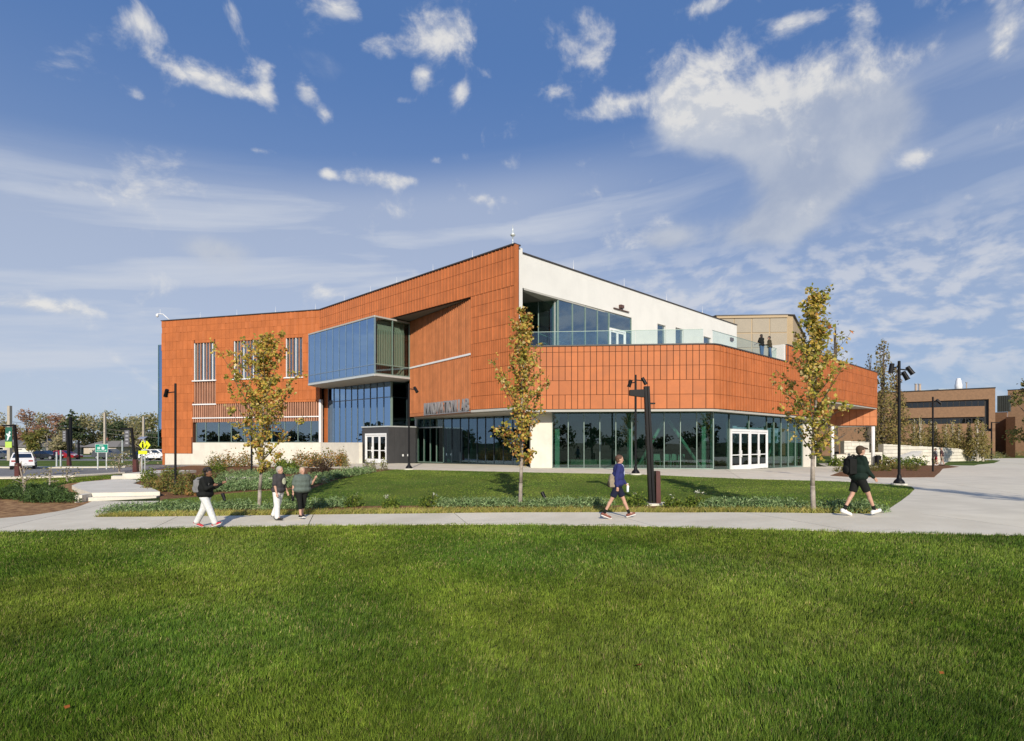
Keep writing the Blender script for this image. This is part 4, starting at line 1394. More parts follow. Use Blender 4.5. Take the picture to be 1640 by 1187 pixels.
# --- tan rooftop house behind the terrace
PH = thing('rooftop_screen_house', 'tan metal rooftop enclosure with gridded screen behind the terrace', 'roof house', (27, 62, 8.6))
TAN = mat('tan_metal', (.40, .30, .175), .6, .05, 1.0, rnd=.05); TANG = mat('tan_screen', (.33, .285, .215), .7, .05, 1.2)
zt2 = 15.35
pA, pB, pC, pD = (22.0, 60.5), (29.4, 60.0), (30.1, 60.2), (37.7, 72.5)
wT = Wall(pA, pB)
MB().prism([pA, pB, pC, pD, (30, 78), (18, 72)], 7.5, zt2 - .1).build('body', TAN, PH)
MB().prism([(21.9, 60.3), (29.4, 59.85), (30.2, 60.0), (37.9, 72.5), (30, 78.2), (17.8, 72)], zt2 - .098, zt2).build('coping', COPE, PH)
for i in range(4):
    for j in range(4):
        a, b = wT.L * i / 4, wT.L * (i + 1) / 4
        z0 = 8.6 + j * 1.6
        wT.part('screen_panel', TANG, PH, a + .06, b - .06, z0 + .06, z0 + 1.54, .005, .05)
wT.part('fascia', TAN, PH, 0, wT.L, 15.0, zt2 - .11, .006, .14)

# --- roof-edge camera on the left corner
sc = thing('security_camera', 'white dome camera on a bent roof arm at the left roof corner', 'camera', wL.pt(.7, ZT, -.1))
a, b, c = wL.pt(.85, ZT, -.1), wL.pt(.2, ZT + .62, .1), wL.pt(-.45, ZT + .68, .2)
MB().path([a, b, c], [.045, .045, .04], 8).build('arm', WPAINT, sc, True)
MB().lathe([(.02, -.32), (.10, -.26), (.13, -.16), (.13, -.02), (.05, .04)], wL.pt(-.42, ZT + .62, .2), 12).build('dome', WPAINT, sc, True)
e = wL.pt(-.1, ZT + .66, .15)
MB().tube(e, (e[0], e[1], e[2] + .5), .02, .01, 6).build('rod', WPAINT, sc)

# --- chairs seen through the front glass
CHW = mat('chair_shell', (.62, .68, .65), .5, .05)
ch0 = thing('shell_chair', 'x', 'chair', (0, 0, 0), 0, 'pale chairs behind the front glass')
MB().box(-.23, .23, -.22, .22, .43, .46).build('seat', CHW, ch0)
MB().hexa([(-.22, .20, .46), (.22, .20, .46), (.22, .23, .46), (-.22, .23, .46)], [(-.20, .27, .86), (.20, .27, .86), (.20, .30, .86), (-.20, .30, .86)]).build('backrest', CHW, ch0)
for sx in (-1, 1):
    for sy in (-1, 1):
        MB().tube((sx * .22, sy * .2, 0), (sx * .18, sy * .17, .43), .013, n=6).build('leg', ALU, ch0)
for k, (u, rz) in enumerate(((1046, 3.3), (1063, 2.8), (1078, 3.1), (1089, 3.4), (1103, 2.9), (1007, 3.2))):
    o = ch0 if k == 0 else copy_tree(ch0)
    s = wFG.s(u); o.location = wFG.pt(s, .03, -2.2 - .25 * (k % 2)); o.rotation_euler = (0, 0, rz)
    o['label'] = 'pale shell chair inside the front glass, ' + ['first right of the black leaning post', 'second right of the black leaning post', 'middle one right of the black leaning post', 'fourth right of the black leaning post', 'rightmost near the brace foot', 'alone left of the black lamp post'][k]

# ------------------------------------------------------------------ vegetation
def limb(mb, p0, d, L, r0, r1, n, r, bend=0.25, sides=6):
    pts = [Vector(p0)]; dirv = Vector(d).normalized()
    for i in range(n):
        dirv = (dirv + Vector((r.uniform(-1, 1), r.uniform(-1, 1), r.uniform(-.2, .6))) * bend * .35).normalized()
        pts.append(pts[-1] + dirv * (L / n))
    rs = [r0 + (r1 - r0) * i / n for i in range(n + 1)]
    mb.path(pts, rs, sides)
    return pts


AUT = [(.54, .43, .085), (.38, .38, .07), (.66, .47, .11), (.64, .32, .085), (.56, .20, .075), (.27, .29, .06), (.76, .60, .27)]


def young_tree(label, u, v, v_top, half, clear, seed, nleaf, pal_w, loc=None, lean=0.0, prof=None, at_xy=None):
    """street tree: straight stem, ascending limbs, thin autumn crown of separate leaves"""
    r = random.Random(seed)
    x, y = G(u, v); z = H(x, y)
    ht = (v - v_top) / F * y
    if at_xy:
        x, y, ht = at_xy; z = H(x, y)
    root = thing('young_maple_tree', label, 'tree', (x, y, z), 0, 'young street trees along the walk')
    tr = MB(); tw = MB()
    pts = [Vector((x, y, z - .1))]
    for i in range(1, 9):
        t = i / 8
        pts.append(Vector((x + lean * t + r.uniform(-.03, .03), y + r.uniform(-.03, .03), z + ht * .97 * t)))
    rs = [.062 * (1 - .9 * (i / 8) ** .8) + .006 for i in range(9)]
    tr.path(pts, rs, 10)
    cent = []
    nl = 34
    for k in range(nl):
        f = clear + (0.97 - clear) * (k + .5) / nl
        i = min(7, int(f * 8 / .97)); q = pts[i].lerp(pts[i + 1], f * 8 / .97 - i)
        g = (f - clear) / (1 - clear)
        wdt = half * (min(1.0, .55 + 2.4 * g) * (1 - g) ** .72 * 1.02) * r.uniform(.50, 1.15)
        a = k * 2.4 + r.uniform(-.4, .4)
        up_ = r.uniform(.9, 1.7)
        d = Vector((math.cos(a), math.sin(a), up_))
        L = wdt * math.sqrt(1 + up_ * up_) * .92
        P = limb(tw, q, d, L, .018 * (1 - .6 * g) + .004, .003, 4, r, .3, 5)
        for j in range(1, len(P)):
            for _ in range(3):
                dd = Vector((r.uniform(-1, 1), r.uniform(-1, 1), r.uniform(-.2, 1.0)))
                Q = limb(tw, P[j].lerp(P[j - 1], r.random()), dd, r.uniform(.15, .42) * (1.1 - .5 * g), .005, .002, 2, r, .4, 4)
                for _ in range(int(nleaf / nl / 12) + 1):
                    t = r.random()
                    c = Q[0].lerp(Q[-1], t) + Vector((r.gauss(0, .055), r.gauss(0, .055), r.gauss(0, .055)))
                    cent.append(c)
    tr.build('trunk', BARK, root, True)
    tw.build('limbs', BARKD, root)
    c = np.array([tuple(p) for p in cent])
    V, Fq, cc = leaves(c, .108, AUT, seed, .75, 0.0, pal_w, .8)
    tag(link('crown', npmesh('crown', V, Fq, LEAF, cc), root), kind='stuff')
    return root


young_tree('slender young tree with orange and green leaves in front of the building corner', 833, 812, 498, 1.42, .20, 5, 3600, (3, 3, 3, 2.2, 1.3, 2, 1.6), lean=.12)
young_tree('young yellow-green tree on the right beside the walker in dark clothes', 1303, 821, 468, 1.32, .24, 8, 3100, (3, 4, 3, .5, .2, 3, 2.2), lean=.04)
young_tree('young autumn tree standing just past the right edge, its shadow on the plaza', 2390, 900, 450, 2.0, .22, 9, 2600, (3, 4, 3, .5, .2, 3, 2.2), at_xy=(16.9, 8.6, 7.6))
young_tree('broad young autumn tree on the left beside the two strollers', 415, 818, 542, 2.15, .20, 13, 4700, (4, 3, 4, 1.8, .8, 2, 1.4), lean=.24)


def bush(name, label, cat, pos, rx, rz_, n, size, pal, seed, group=None, m=None, spiky=0.0, flat=1.0, root=None, weights=None):
    """a rounded plant: short stems and leaf-sized faces spread through its volume"""
    r = np.random.default_rng(seed)
    x, y, z = pos
    t = root or thing(name, label, cat, (x, y, z), 0, group)
    st = MB(); rr_ = random.Random(seed)
    for k in range(7):
        a = rr_.uniform(0, 6.28); rad = rx * rr_.uniform(.3, .85)
        st.tube((x + rr_.uniform(-.05, .05), y + rr_.uniform(-.05, .05), z - .05), (x + math.cos(a) * rad, y + math.sin(a) * rad, z + rz_ * rr_.uniform(.6, 1.2)), .010, .004, 5)
    st.build('stems', BARKD, t)
    d = r.normal(size=(n, 3)); d /= np.linalg.norm(d, axis=1)[:, None]
    rad = r.uniform(.45, 1.0, (n, 1)) ** .6
    lump = 1 + .28 * np.sin(d[:, :1] * 5 + seed) * np.sin(d[:, 1:2] * 6 + seed * 2) + .15 * r.normal(size=(n, 1))
    c = d * rad * lump * np.array([rx, rx, rz_]); c[:, 2] = np.abs(c[:, 2]) * flat + .03
    V, Fq, cc = leaves(c + np.array([x, y, z]), size, pal, seed, .6 if not spiky else .22, spiky, weights, 0.0 if spiky else .6)
    tag(link('foliage', npmesh('foliage', V, Fq, m or LEAF, cc), t), kind='stuff')
    return t


GRN = [(.13, .20, .03), (.20, .27, .04), (.085, .14, .025), (.26, .31, .055)]
JUN = [(.19, .29, .12), (.26, .36, .16), (.11, .19, .07), (.32, .41, .20)]
OLV = [(.21, .23, .06), (.14, .17, .045), (.29, .27, .075), (.33, .21, .07)]
RUST = [(.45, .23, .075), (.38, .28, .08), (.24, .24, .06), (.52, .30, .11), (.17, .21, .055)]

# white-flowered shrubs along the walk
hyd = [(565, 812, .34, 'first from the strollers'), (626, 814, .30, 'second from the strollers'), (687, 812, .36, 'third from the strollers, just left of the juniper mat'), (1020, 812, .36, 'right behind the walker in the blue jacket'), (1078, 813, .30, 'just right of the black leaning post'), (1112, 813, .34, 'with the largest white bloom, right of the leaning post')]
for k, (u, v, r_, w_) in enumerate(hyd):
    b = bush('flowering_shrub', 'green shrub with white blooms, ' + w_, 'shrub', GP(u, v), r_, r_ * 1.05, 420, .085, GRN, 60 + k, 'white-flowered shrubs along the walk')
    x, y, z = GP(u, v); rr_ = random.Random(k)
    for j in range((1, 3, 1, 1, 1, 2)[k]):
        px, py, pz = x + rr_.uniform(-.2, .22), y + rr_.uniform(-.25, .05), z + r_ * 1.15 + rr_.uniform(0, .12)
        cs = np.array([[px + rr_.gauss(0, .04), py + rr_.gauss(0, .04), pz + rr_.gauss(0, .035)] for _ in range(22 if k in (2, 5) and j == 0 else 9)])
        V, Fq, cc = leaves(cs, .042, [(.78, .78, .66), (.70, .72, .58)], k * 7 + j, .9)
        link('flower', npmesh('flower', V, Fq, LEAF, cc), b)
        MB().tube((x, y, z + r_ * .5), (px, py, pz), .006, n=5).build('flower_stalk', BARKD, b)


def juniper(poly_pts, name, dens, h0, seed, size=.12, pal=JUN, m=None, spread=.34):
    """a spreading ground-cover mat of needle sprays along a run of pixels"""
    r = random.Random(seed)
    cs = []
    for (u, v) in poly_pts:
        x, y = G(u, v)
        for _ in range(dens):
            a = r.uniform(0, 6.28); q = math.sqrt(r.random())
            px, py = x + math.cos(a) * q * spread * 1.5, y + math.sin(a) * q * spread
            hh = h0 * (1 - .75 * q * q) * r.uniform(.15, 1.1)
            cs.append((px, py, H(px, py) + .02 + hh))
    V, Fq, cc = leaves(np.array(cs), size, pal, seed, .20, .75)
    return tag(link(name, npmesh(name, V, Fq, m or NEEDLE, cc)), kind='stuff')


def run(u0, v0, u1, v1, step, jit=3, seed=0):
    r = random.Random(seed); n = max(1, int(abs(u1 - u0) / step)); out = []
    for i in range(n + 1):
        t = i / n
        out.append((u0 + (u1 - u0) * t + r.uniform(-jit, jit), v0 + (v1 - v0) * t + r.uniform(-1.2, 1.2)))
    return out


juniper(run(182, 822, 300, 818, 7, 3, 1) + run(300, 818, 402, 816, 8, 3, 2) + run(430, 817, 552, 812, 9, 3, 3), 'juniper_ground_cover', 210, .34, 1)
juniper(run(706, 812, 825, 811, 8, 3, 4) + run(846, 812, 965, 812, 8, 3, 5), 'juniper_ground_cover', 210, .30, 2)
juniper(run(1140, 813, 1270, 817, 8, 3, 6) + run(1330, 819, 1395, 821, 9, 3, 7), 'juniper_ground_cover', 210, .32, 3)
juniper(run(330, 789, 480, 780, 8, 3, 8) + run(390, 783, 510, 775, 9, 3, 9) + run(470, 775, 575, 759, 9, 3, 10) + run(340, 778, 440, 770, 9, 4, 11) + run(520, 770, 590, 757, 8, 2, 12), 'juniper_ground_cover', 250, .42, 4, .15)
juniper(run(400, 764, 470, 759, 9, 3, 13) + run(350, 766, 410, 761, 9, 3, 14), 'juniper_ground_cover', 200, .4, 5, .16)
juniper(run(20, 800, 75, 806, 8, 4, 15) + run(25, 790, 95, 792, 8, 4, 16) + run(60, 798, 112, 806, 8, 3, 17) + run(-60, 802, 15, 798, 9, 4, 18), 'dark_ground_cover', 330, .50, 6, .15, [(.07, .12, .035), (.10, .165, .05), (.05, .09, .03)])

# the yellow-green edging grass between bed and walk
r = np.random.default_rng(5)
ex, ey = [], []
for i in range(len(upper) - 1):
    n = int(math.dist(upper[i], upper[i + 1]) * 900)
    t = r.random(n); w = r.uniform(0, 1, n) ** 1.3 * .62
    ex += list(upper[i][0] + (upper[i + 1][0] - upper[i][0]) * t); ey += list(upper[i][1] + (upper[i + 1][1] - upper[i][1]) * t + w + .02)
ex, ey = np.array(ex), np.array(ey)
eo = blades('edging_grass', ex, ey, .14, .022, 1, 31, 1.0, .8)
ca = eo.data.attributes['Col']; n = len(eo.data.vertices)
cc = np.repeat(np.array([(.50, .45, .11), (.40, .40, .09), (.58, .48, .18), (.27, .31, .07)])[r.integers(0, 4, n // 3)] * r.uniform(.7, 1.15, (n // 3, 1)), 3, axis=0)
ca.data.foreach_set('color', np.c_[cc, np.ones(n)].astype(np.float32).ravel())
tag(eo, kind='stuff')

# shrubs in the left bed and along the concrete wall
lb = [(245, 786, .50, .62, OLV, 'at the corner of the landing'), (262, 788, .45, .7, OLV, 'left of the tall lamp post'), (290, 792, .45, .6, OLV, 'at the foot of the tall lamp post'), (268, 778, .55, .75, OLV, 'behind the lamp post, tallest of the bed'), (312, 793, .42, .45, RUST, 'low and rusty, right of the lamp post'), (300, 776, .5, .6, OLV, 'in the middle of the left bed'), (238, 772, .5, .7, GRN, 'beside the upper steps'), (330, 771, .5, .5, OLV, 'right of the lamp post near the junipers'), (275, 766, .6, .6, GRN, 'farthest back in the left bed'), (350, 757, .5, .6, GRN, 'dark green, at the foot of the concrete wall')]
for k, (u, v, a, b, pal, w_) in enumerate(lb):
    bush('bed_shrub', 'leafy shrub of the left bed, ' + w_, 'shrub', GP(u, v), a, b, 650, .10, pal, 80 + k, 'shrubs of the left bed')
wb = [(345, 750, .75, 1.15, OLV, 'first from the left end'), (368, 749, .75, 1.25, RUST, 'second, rusty orange'), (392, 748, .7, 1.2, RUST, 'third, behind the broad young tree'), (452, 750, .5, .6, GRN, 'small and green behind the left stroller'), (482, 748, .75, 1.05, RUST, 'rusty, above the strollers'), (504, 748, .6, 1.0, RUST, 'between two larger rusty ones'), (527, 748, .95, 1.15, RUST, 'widest of all'), (548, 747, .45, 1.1, RUST, 'last and smallest before the vestibule'), (465, 756, .6, .6, GRN, 'low green one above the mulch slope'), (515, 760, .7, .8, [(.10, .06, .04), (.15, .10, .06), (.07, .05, .035)], 'dark brown twiggy one at the slope')]
for k, (u, v, a, b, pal, w_) in enumerate(wb):
    bush('wall_shrub', 'shrub in front of the cream concrete wall, ' + w_, 'shrub', GP(u, v), a, b, 700, .13, pal, 100 + k, 'shrubs along the concrete wall')
vbl = ['left of three in a row', 'middle of three in a row', 'right of three in a row', 'standing alone further left']
for k, (u, v) in enumerate([(587, 754), (597, 754), (615, 754), (553, 754)]):
    bush('pale_plant', 'thin pale plant before the vestibule, ' + vbl[k], 'plant', GP(u, v), .28, .75, 110, .11, [(.34, .34, .14), (.27, .29, .12), (.42, .40, .22)], 120 + k, 'pale plants before the vestibule')
# low cast wall in the left bed
x0, y0 = G(362, 772); x1, y1 = G(520, 770)
sw_ = MB(); sw_.prism([(x0, y0), (x1, y1), (x1 + .1, y1 + .4), (x0 + .1, y0 + .4)], -1.2, H(x0, y0) + .26)
tag(sw_.build('seat_wall', STONE), 'long low pale concrete wall among the junipers of the left bed', 'wall')

# right-hand bed planting
rb = []
rnd = random.Random(44)
for k in range(14):
    u = 1345 + k * 9.5 + rnd.uniform(-3, 3)
    rb.append((u, 756.5 - (u - 1345) * .035 + rnd.uniform(-2, 2), .34, .40))
for k, (u, v, a, b) in enumerate(rb):
    bush('tuft_plant', 'x', 'plant', GP(u, v), a, b, 160, .16, [(.26, .25, .06), (.15, .18, .045), (.32, .27, .09)], 140 + k, 'tufted plants of the right bed', None, .6)['label'] = 'low yellow-green tuft in the right bed, ' + ['leftmost', 'second', 'third', 'fourth', 'fifth', 'sixth', 'seventh', 'eighth', 'ninth', 'tenth', 'eleventh', 'twelfth', 'thirteenth', 'rightmost'][k] + ' from the left in the front row'
rp = [(1425, 749, .9, .8), (1445, 746, 1.0, .8), (1466, 746, 1.1, .9), (1484, 743, 1.0, .8), (1412, 744, .9, 1.2), (1390, 742, .8, .8), (1362, 744, .9, .9), (1340, 747, .8, .9), (1455, 738, 1.3, .9), (1478, 737, 1.3, .9)]
wl_ = ['low, right behind the tall lamp post', 'low, right of the tall lamp post', 'broad one in the middle of the right bed', 'rightmost near the thin lamp post', 'by the sloping stair cheek', 'left of the white column', 'dark one left of the passing walker', 'small one by the pier', 'dark one behind the bed centre', 'dark one behind the thin lamp post']
for k, (u, v, a, b) in enumerate(rp):
    bush('bed_shrub', 'green shrub of the right bed, ' + wl_[k], 'shrub', GP(u, v), a, b, 420, .20, GRN if k % 3 else OLV, 160 + k, 'shrubs of the right bed')
juniper(run(1425, 737, 1510, 733, 7, 2, 41) + run(1500, 731, 1580, 727, 7, 2, 42), 'border_planting', 110, 1.3, 33, .34, [(.30, .27, .10), (.20, .21, .08), (.38, .31, .14), (.16, .17, .07)], LEAF, 1.2)
juniper(run(1512, 737, 1600, 734, 7, 2, 21) + run(1560, 733, 1630, 730, 6, 2, 22), 'border_planting', 120, 1.0, 31, .38, [(.30, .30, .10), (.20, .23, .09), (.42, .36, .14), (.24, .27, .18)], LEAF, 1.1)


# ------------------------------------------------------------------ larger trees: trunk, limbs, uneven crown of leaf faces
def crown_pts(r, blobs, n):
    out = []
    tot = sum(b[3] ** 2 for b in blobs)
    for (x, y, z, rad, sq) in blobs:
        k = int(n * rad ** 2 / tot)
        d = r.normal(size=(k, 3)); d /= np.linalg.norm(d, axis=1)[:, None]
        q = r.uniform(.25, 1.0, (k, 1)) ** .5
        out.append(np.array([x, y, z]) + d * q * rad * np.array([1, 1, sq]) * (1 + .2 * r.normal(size=(k, 1))))
    return np.concatenate(out)


def big_tree(name, label, x, y, ht, wid, pal, seed, n=1500, size=.45, kind='round', group=None, bark=BARKD, bare=.28, mesh_only=False):
    r = random.Random(seed); rn = np.random.default_rng(seed)
    z = H(x, y)
    root = thing(name, label, 'tree', (x, y, z), 0, group)
    tr = MB(); blobs = []
    top = ht * (.9 if kind != 'column' else .97)
    tr.path([Vector((x, y, z - .2)), Vector((x + r.uniform(-.2, .2), y, z + ht * .35)), Vector((x + r.uniform(-.3, .3), y, z + top))], [ht * .024 + .03, ht * .017 + .02, .02], 8)
    nb = 11 if kind == 'round' else 16
    for k in range(nb):
        if kind == 'round':
            f = bare + (1 - bare) * r.random(); a = k * 2.4; w = wid / 2 * math.sin(math.pi * min(.98, .2 + .75 * (f - bare) / (1 - bare))) * r.uniform(.35, .85)
            rad = wid * r.uniform(.13, .25); sq = .8
        elif kind == 'conifer':
            f = bare + (.98 - bare) * k / nb; a = k * 2.4; w = wid / 2 * (1 - (f - bare) / (1 - bare)) * .6; rad = max(.25, wid * .32 * (1 - .9 * (f - bare) / (1 - bare))); sq = .35
        else:
            f = bare + (1 - bare) * (k + .5) / nb; a = k * 2.4; g = (f - bare) / (1 - bare); w = wid / 2 * (1 - g) ** .6 * r.uniform(.2, .8); rad = wid * .22 * (1.15 - .8 * g); sq = 1.9
        c = Vector((x + math.cos(a) * w, y + math.sin(a) * w, z + ht * f - rad * .4))
        blobs.append((c.x, c.y, c.z, rad, sq))
        tr.tube((x, y, z + ht * max(.15, f - .22)), c, ht * .007 + .01, .015, 5)
    tr.build('trunk', bark, root)
    P = crown_pts(rn, blobs, n)
    V, Fq, cc = leaves(P, size, pal, seed, .7, 0.0, None, .6)
    tag(link('crown', npmesh('crown', V, Fq, LEAF, cc), root), kind='stuff')
    return root


def at(u, Y):
    return ((u - CX) / F * Y, Y)


def hgt_of(v, Y, x):
    return CH - (v - HZ) / F * Y - H(x, Y)


FAW = [(.40, .35, .19), (.32, .30, .15), (.47, .40, .23), (.26, .25, .13)]
BRN = [(.38, .21, .14), (.33, .20, .13), (.44, .26, .17)]
DGR = [(.075, .11, .05), (.11, .14, .065), (.05, .08, .035)]
YGR = [(.22, .22, .06), (.16, .18, .05), (.30, .24, .07)]
ORG = [(.40, .20, .04), (.34, .16, .035), (.45, .28, .06)]
bgT = [(-22, 150, 655, 14, FAW, 'round', 'bare-topped grey-brown tree at the far left edge'), (3, 128, 672, 6, ORG, 'round', 'orange tree cut by the left edge of the view'), (42, 150, 658, 9, BRN, 'round', 'russet red tree behind the white house'), (20, 165, 672, 12, FAW, 'round', 'dull brown tree left of the russet tree'), (72, 160, 664, 13, FAW, 'round', 'tan tree right of the russet tree'), (92, 158, 667, 11, BRN, 'round', 'reddish brown tree between tan trees'), (115, 140, 652, 6.5, DGR, 'conifer', 'dark blue-green conifer standing on a bare trunk'), (132, 150, 660, 12, FAW, 'round', 'tan tree right of the conifer'), (150, 150, 655, 12, FAW + YGR[:1], 'round', 'broad olive tan tree over the green road sign'), (172, 146, 662, 11, FAW, 'round', 'tan tree behind the tall pale pole'), (183, 138, 672, 9, DGR, 'round', 'dark green tree right of the tall pale pole'), (200, 150, 668, 11, YGR, 'round', 'yellow-green tree behind the banner pole'), (215, 146, 670, 10, FAW, 'round', 'olive tree between banner pole and yellow sign'), (228, 142, 668, 10, FAW, 'round', 'olive tree over the yellow sign'), (243, 140, 662, 12, YGR[:2] + FAW, 'round', 'tall olive tree next to the building end'), (252, 128, 690, 8, DGR, 'round', 'dark tree low against the building end'), (60, 125, 686, 6, YGR, 'round', 'small yellowish tree beside the white house'), (100, 122, 690, 6, FAW, 'round', 'small brown tree in front of the grey house')]
for k, (u, Y, vt, w, pal, kd, lb_) in enumerate(bgT):
    x, y = at(u, Y)
    big_tree('background_tree', lb_, x, y, hgt_of(vt, Y, x), w, pal, 200 + k, 1500, .55, kd, 'trees along the far side of the road', bare=.45 if kd == 'conifer' else .25)
# behind the right wing and beyond the brick building
x, y = at(1414, 84); big_tree('poplar_tree', 'tall olive and gold poplar beside the right end of the building', x, y, hgt_of(545, 84, x), 6.8, [(.34, .28, .10), (.25, .23, .085), (.42, .32, .10), (.28, .19, .10)], 301, 4200, .33, 'column', bare=.04)
x, y = at(1436, 90); big_tree('poplar_tree', 'smaller brown poplar touching the brick building', x, y, hgt_of(585, 90, x), 5.0, [(.30, .20, .10), (.24, .20, .085), (.36, .27, .10)], 302, 2200, .35, 'column', bare=.04)
x, y = at(1392, 80); big_tree('poplar_tree', 'thin pale poplar close behind the right end of the building', x, y, hgt_of(566, 80, x), 3.6, [(.22, .20, .10), (.17, .15, .07)], 303, 900, .3, 'column', bare=.04)
x, y = at(1338, 74); big_tree('bare_tree', 'bare twiggy tree rising behind the low roof on the right', x, y, hgt_of(512, 74, x), 4.5, [(.22, .19, .13), (.17, .14, .10)], 304, 420, .26, 'column', bare=.2)
x, y = at(1650, 62); big_tree('edge_tree', 'green tree leaning in at the right edge of the view', x, y, hgt_of(606, 62, x), 4.6, [(.16, .17, .05), (.10, .12, .04), (.24, .19, .06)], 305, 1500, .30, 'round', bare=.3)
bl_ = ['leftmost', 'second', 'third', 'fourth', 'fifth', 'sixth', 'seventh', 'eighth', 'ninth', 'rightmost']
for k in range(10):
    u = 1464 + k * 12.4 + rnd.uniform(-3, 3); Y = 76 + rnd.uniform(-2, 2)
    x, y = at(u, Y)
    big_tree('birch_tree', 'wispy young birch before the brick building, ' + bl_[k] + ' in the row', x, y, hgt_of(671 + rnd.uniform(-4, 9), Y, x), 2.4, [(.34, .28, .10), (.28, .25, .085), (.42, .34, .14)], 320 + k, 1300, .20, 'column', 'young birches before the brick building', BIRCH, .22)
# small saplings on the left lawn and bed
sp = [(40, 795, 742, 'right in front of the white van'), (79, 778, 748, 'thin and bare, middle of the left lawn'), (110, 772, 745, 'thin and bare near the landing'), (192, 757, 722, 'rounded and leafy beside the landing')]
for k, (u, v, vt, w_) in enumerate(sp):
    x, y = G(u, v)
    big_tree('sapling', 'small sapling on the left lawn, ' + w_, x, y, (v - vt) / F * y, 1.4 if k < 3 else 2.2, FAW + YGR[:1], 340 + k, 60 if k < 3 else 380, .12, 'round', 'saplings on the left lawn', BARK, .3)
x, y = G(224, 755); big_tree('bare_tree', 'pale multi-stemmed bare tree beside the yellow crossing sign', x, y, hgt_of(690, y, x), 3.6, FAW, 350, 160, .15, 'round', None, BARK, .25)
x, y = at(75, 108); big_tree('bare_tree', 'pale bare tree in front of the white house', x, y, hgt_of(690, 108, x), 5, FAW, 351, 120, .3, 'round', None, BARK, .25)

# the wood across the lawn behind the viewer: one mass, seen only as reflections in the glass
wr_ = np.random.default_rng(90); VV, FF, CC = [], [], []; base_ = 0
for k in range(64):
    a = math.radians(-62 - k * 246 / 63 + rnd.uniform(-1, 1)); R_ = rnd.uniform(105, 135)
    x, y = math.sin(a) * R_, math.cos(a) * R_; ht = rnd.uniform(5.0, 8.5)
    bl3 = [(x + rnd.uniform(-3, 3), y + rnd.uniform(-3, 3), H(x, y) + ht * rnd.uniform(.18, .82), rnd.uniform(1.2, 2.3), .8) for _ in range(10)]
    V, Fq, cc = leaves(crown_pts(wr_, bl3, 420), 1.0, [(.06, .085, .04), (.09, .11, .05), (.14, .12, .06)], 400 + k, .7)
    VV.append(V); FF.append(Fq + base_); CC.append(cc); base_ += len(V)
tag(link('distant_wood', npmesh('distant_wood', np.concatenate(VV), np.concatenate(FF), LEAF, np.concatenate(CC))), kind='stuff')

# ------------------------------------------------------------------ lamps, signs, posts
def spot_head(mb, p, ang, tilt):
    """a can-shaped spotlight on a short knuckle"""
    d = Vector((math.cos(ang) * math.cos(tilt), math.sin(ang) * math.cos(tilt), math.sin(tilt)))
    p = Vector(p)
    mb.tube(p - d * .18, p + d * .18, .088, .095, 14)
    mb.tube(p + d * .18, p + d * .21, .103, .103, 14)


def lamp(label, u, v, h, heads, r=.055, base=True):
    x, y = G(u, v); z = H(x, y)
    t = thing('lamp_post', label, 'lamp post', (x, y, z), 0, 'black pole lamps with can spotlights')
    MB().tube((x, y, z - .05), (x, y, z + h), r, r, 14).tube((x, y, z + h), (x, y, z + h + .02), r * .8, r * .8, 14).build('pole', BLACK, t, False)
    if base:
        MB().lathe([(.30, -.15), (.30, .06), (.295, .075)], (x, y, z), 20).build('footing', STONE, t)
        MB().lathe([(.21, .077), (.21, .12), (.17, .20), (.10, .27), (.075, .42), (.075, .45)], (x, y, z), 18).build('base_cover', BLACK, t, True)
    for (dx, dz, ang, tilt) in heads:
        hp = (x + dx, y - .05, z + h + dz)
        hb = MB(); spot_head(hb, hp, ang, tilt)
        hd = hb.build('spotlight', BLACK, t, False)
        MB().tube((x, y, z + h + dz + .05), hp, .028, .028, 8).build('bracket', BLACK, hd)
    return t


lamp('black pole lamp with one spotlight in the left bed by the landing', 281, 783, 5.2, [(-.42, -.45, 2.4, -.95)])
lamp('black pole lamp with one spotlight in front of the vestibule', 655, 752.3, 5.25, [(.42, -.35, -.6, -.9)])
lamp('black pole lamp with two spotlights on the plaza before the front glass', 1018, 760.5, 5.15, [(-.30, -.42, 2.6, -1.25), (.42, -.30, -.5, -1.05)])
lamp('tallest black pole lamp with three spotlights at the corner of the right lawn', 1440, 777, 5.25, [(-.36, -.28, 3.1, -1.4), (.22, -.60, -.3, -1.1), (.42, -.38, -.4, -1.0)])
lamp('black pole lamp half hidden behind the broad young tree', 403, 762, 5.2, [(-.2, -.25, 2.4, -1.2)], base=False)
lamp('thin black pole lamp with one spotlight in the right bed', 1494, 756, 5.1, [(.35, -.3, -.4, -.8)], base=False)
# leaning twin-blade post with an arm
x, y = G(1046, 809); z = H(x, y)
t = thing('leaning_light_post', 'tall black leaning twin-blade post with short arm and red-brown base beside the walk', 'light post', (x, y, z))
hl = 190 / F * y
RB = mat('red_brown_steel', (.075, .018, .014), .5, .15)
for k, off in enumerate((-.075, .035)):
    mb = MB()
    w0, w1 = .042, .036
    bx_, by_ = x - .02 + off, y
    tx, ty = x - .20 + off * .8, y
    mb.hexa([(bx_ - w0, by_ - .10, z), (bx_ + w0, by_ - .10, z), (bx_ + w0, by_ + .10, z), (bx_ - w0, by_ + .10, z)], [(tx - w1, ty - .10, z + hl), (tx + w1, ty - .10, z + hl), (tx + w1, ty + .10, z + hl), (tx - w1, ty + .10, z + hl)])
    mb.build('blade', BLACK, t)
MB().hexa([(x + .07, y - .16, z), (x + .22, y - .16, z), (x + .22, y + .16, z), (x + .07, y + .16, z)], [(x + .065, y - .14, z + 1.12), (x + .20, y - .14, z + 1.12), (x + .20, y + .14, z + 1.12), (x + .065, y + .14, z + 1.12)]).build('base_plate_fin', RB, t)
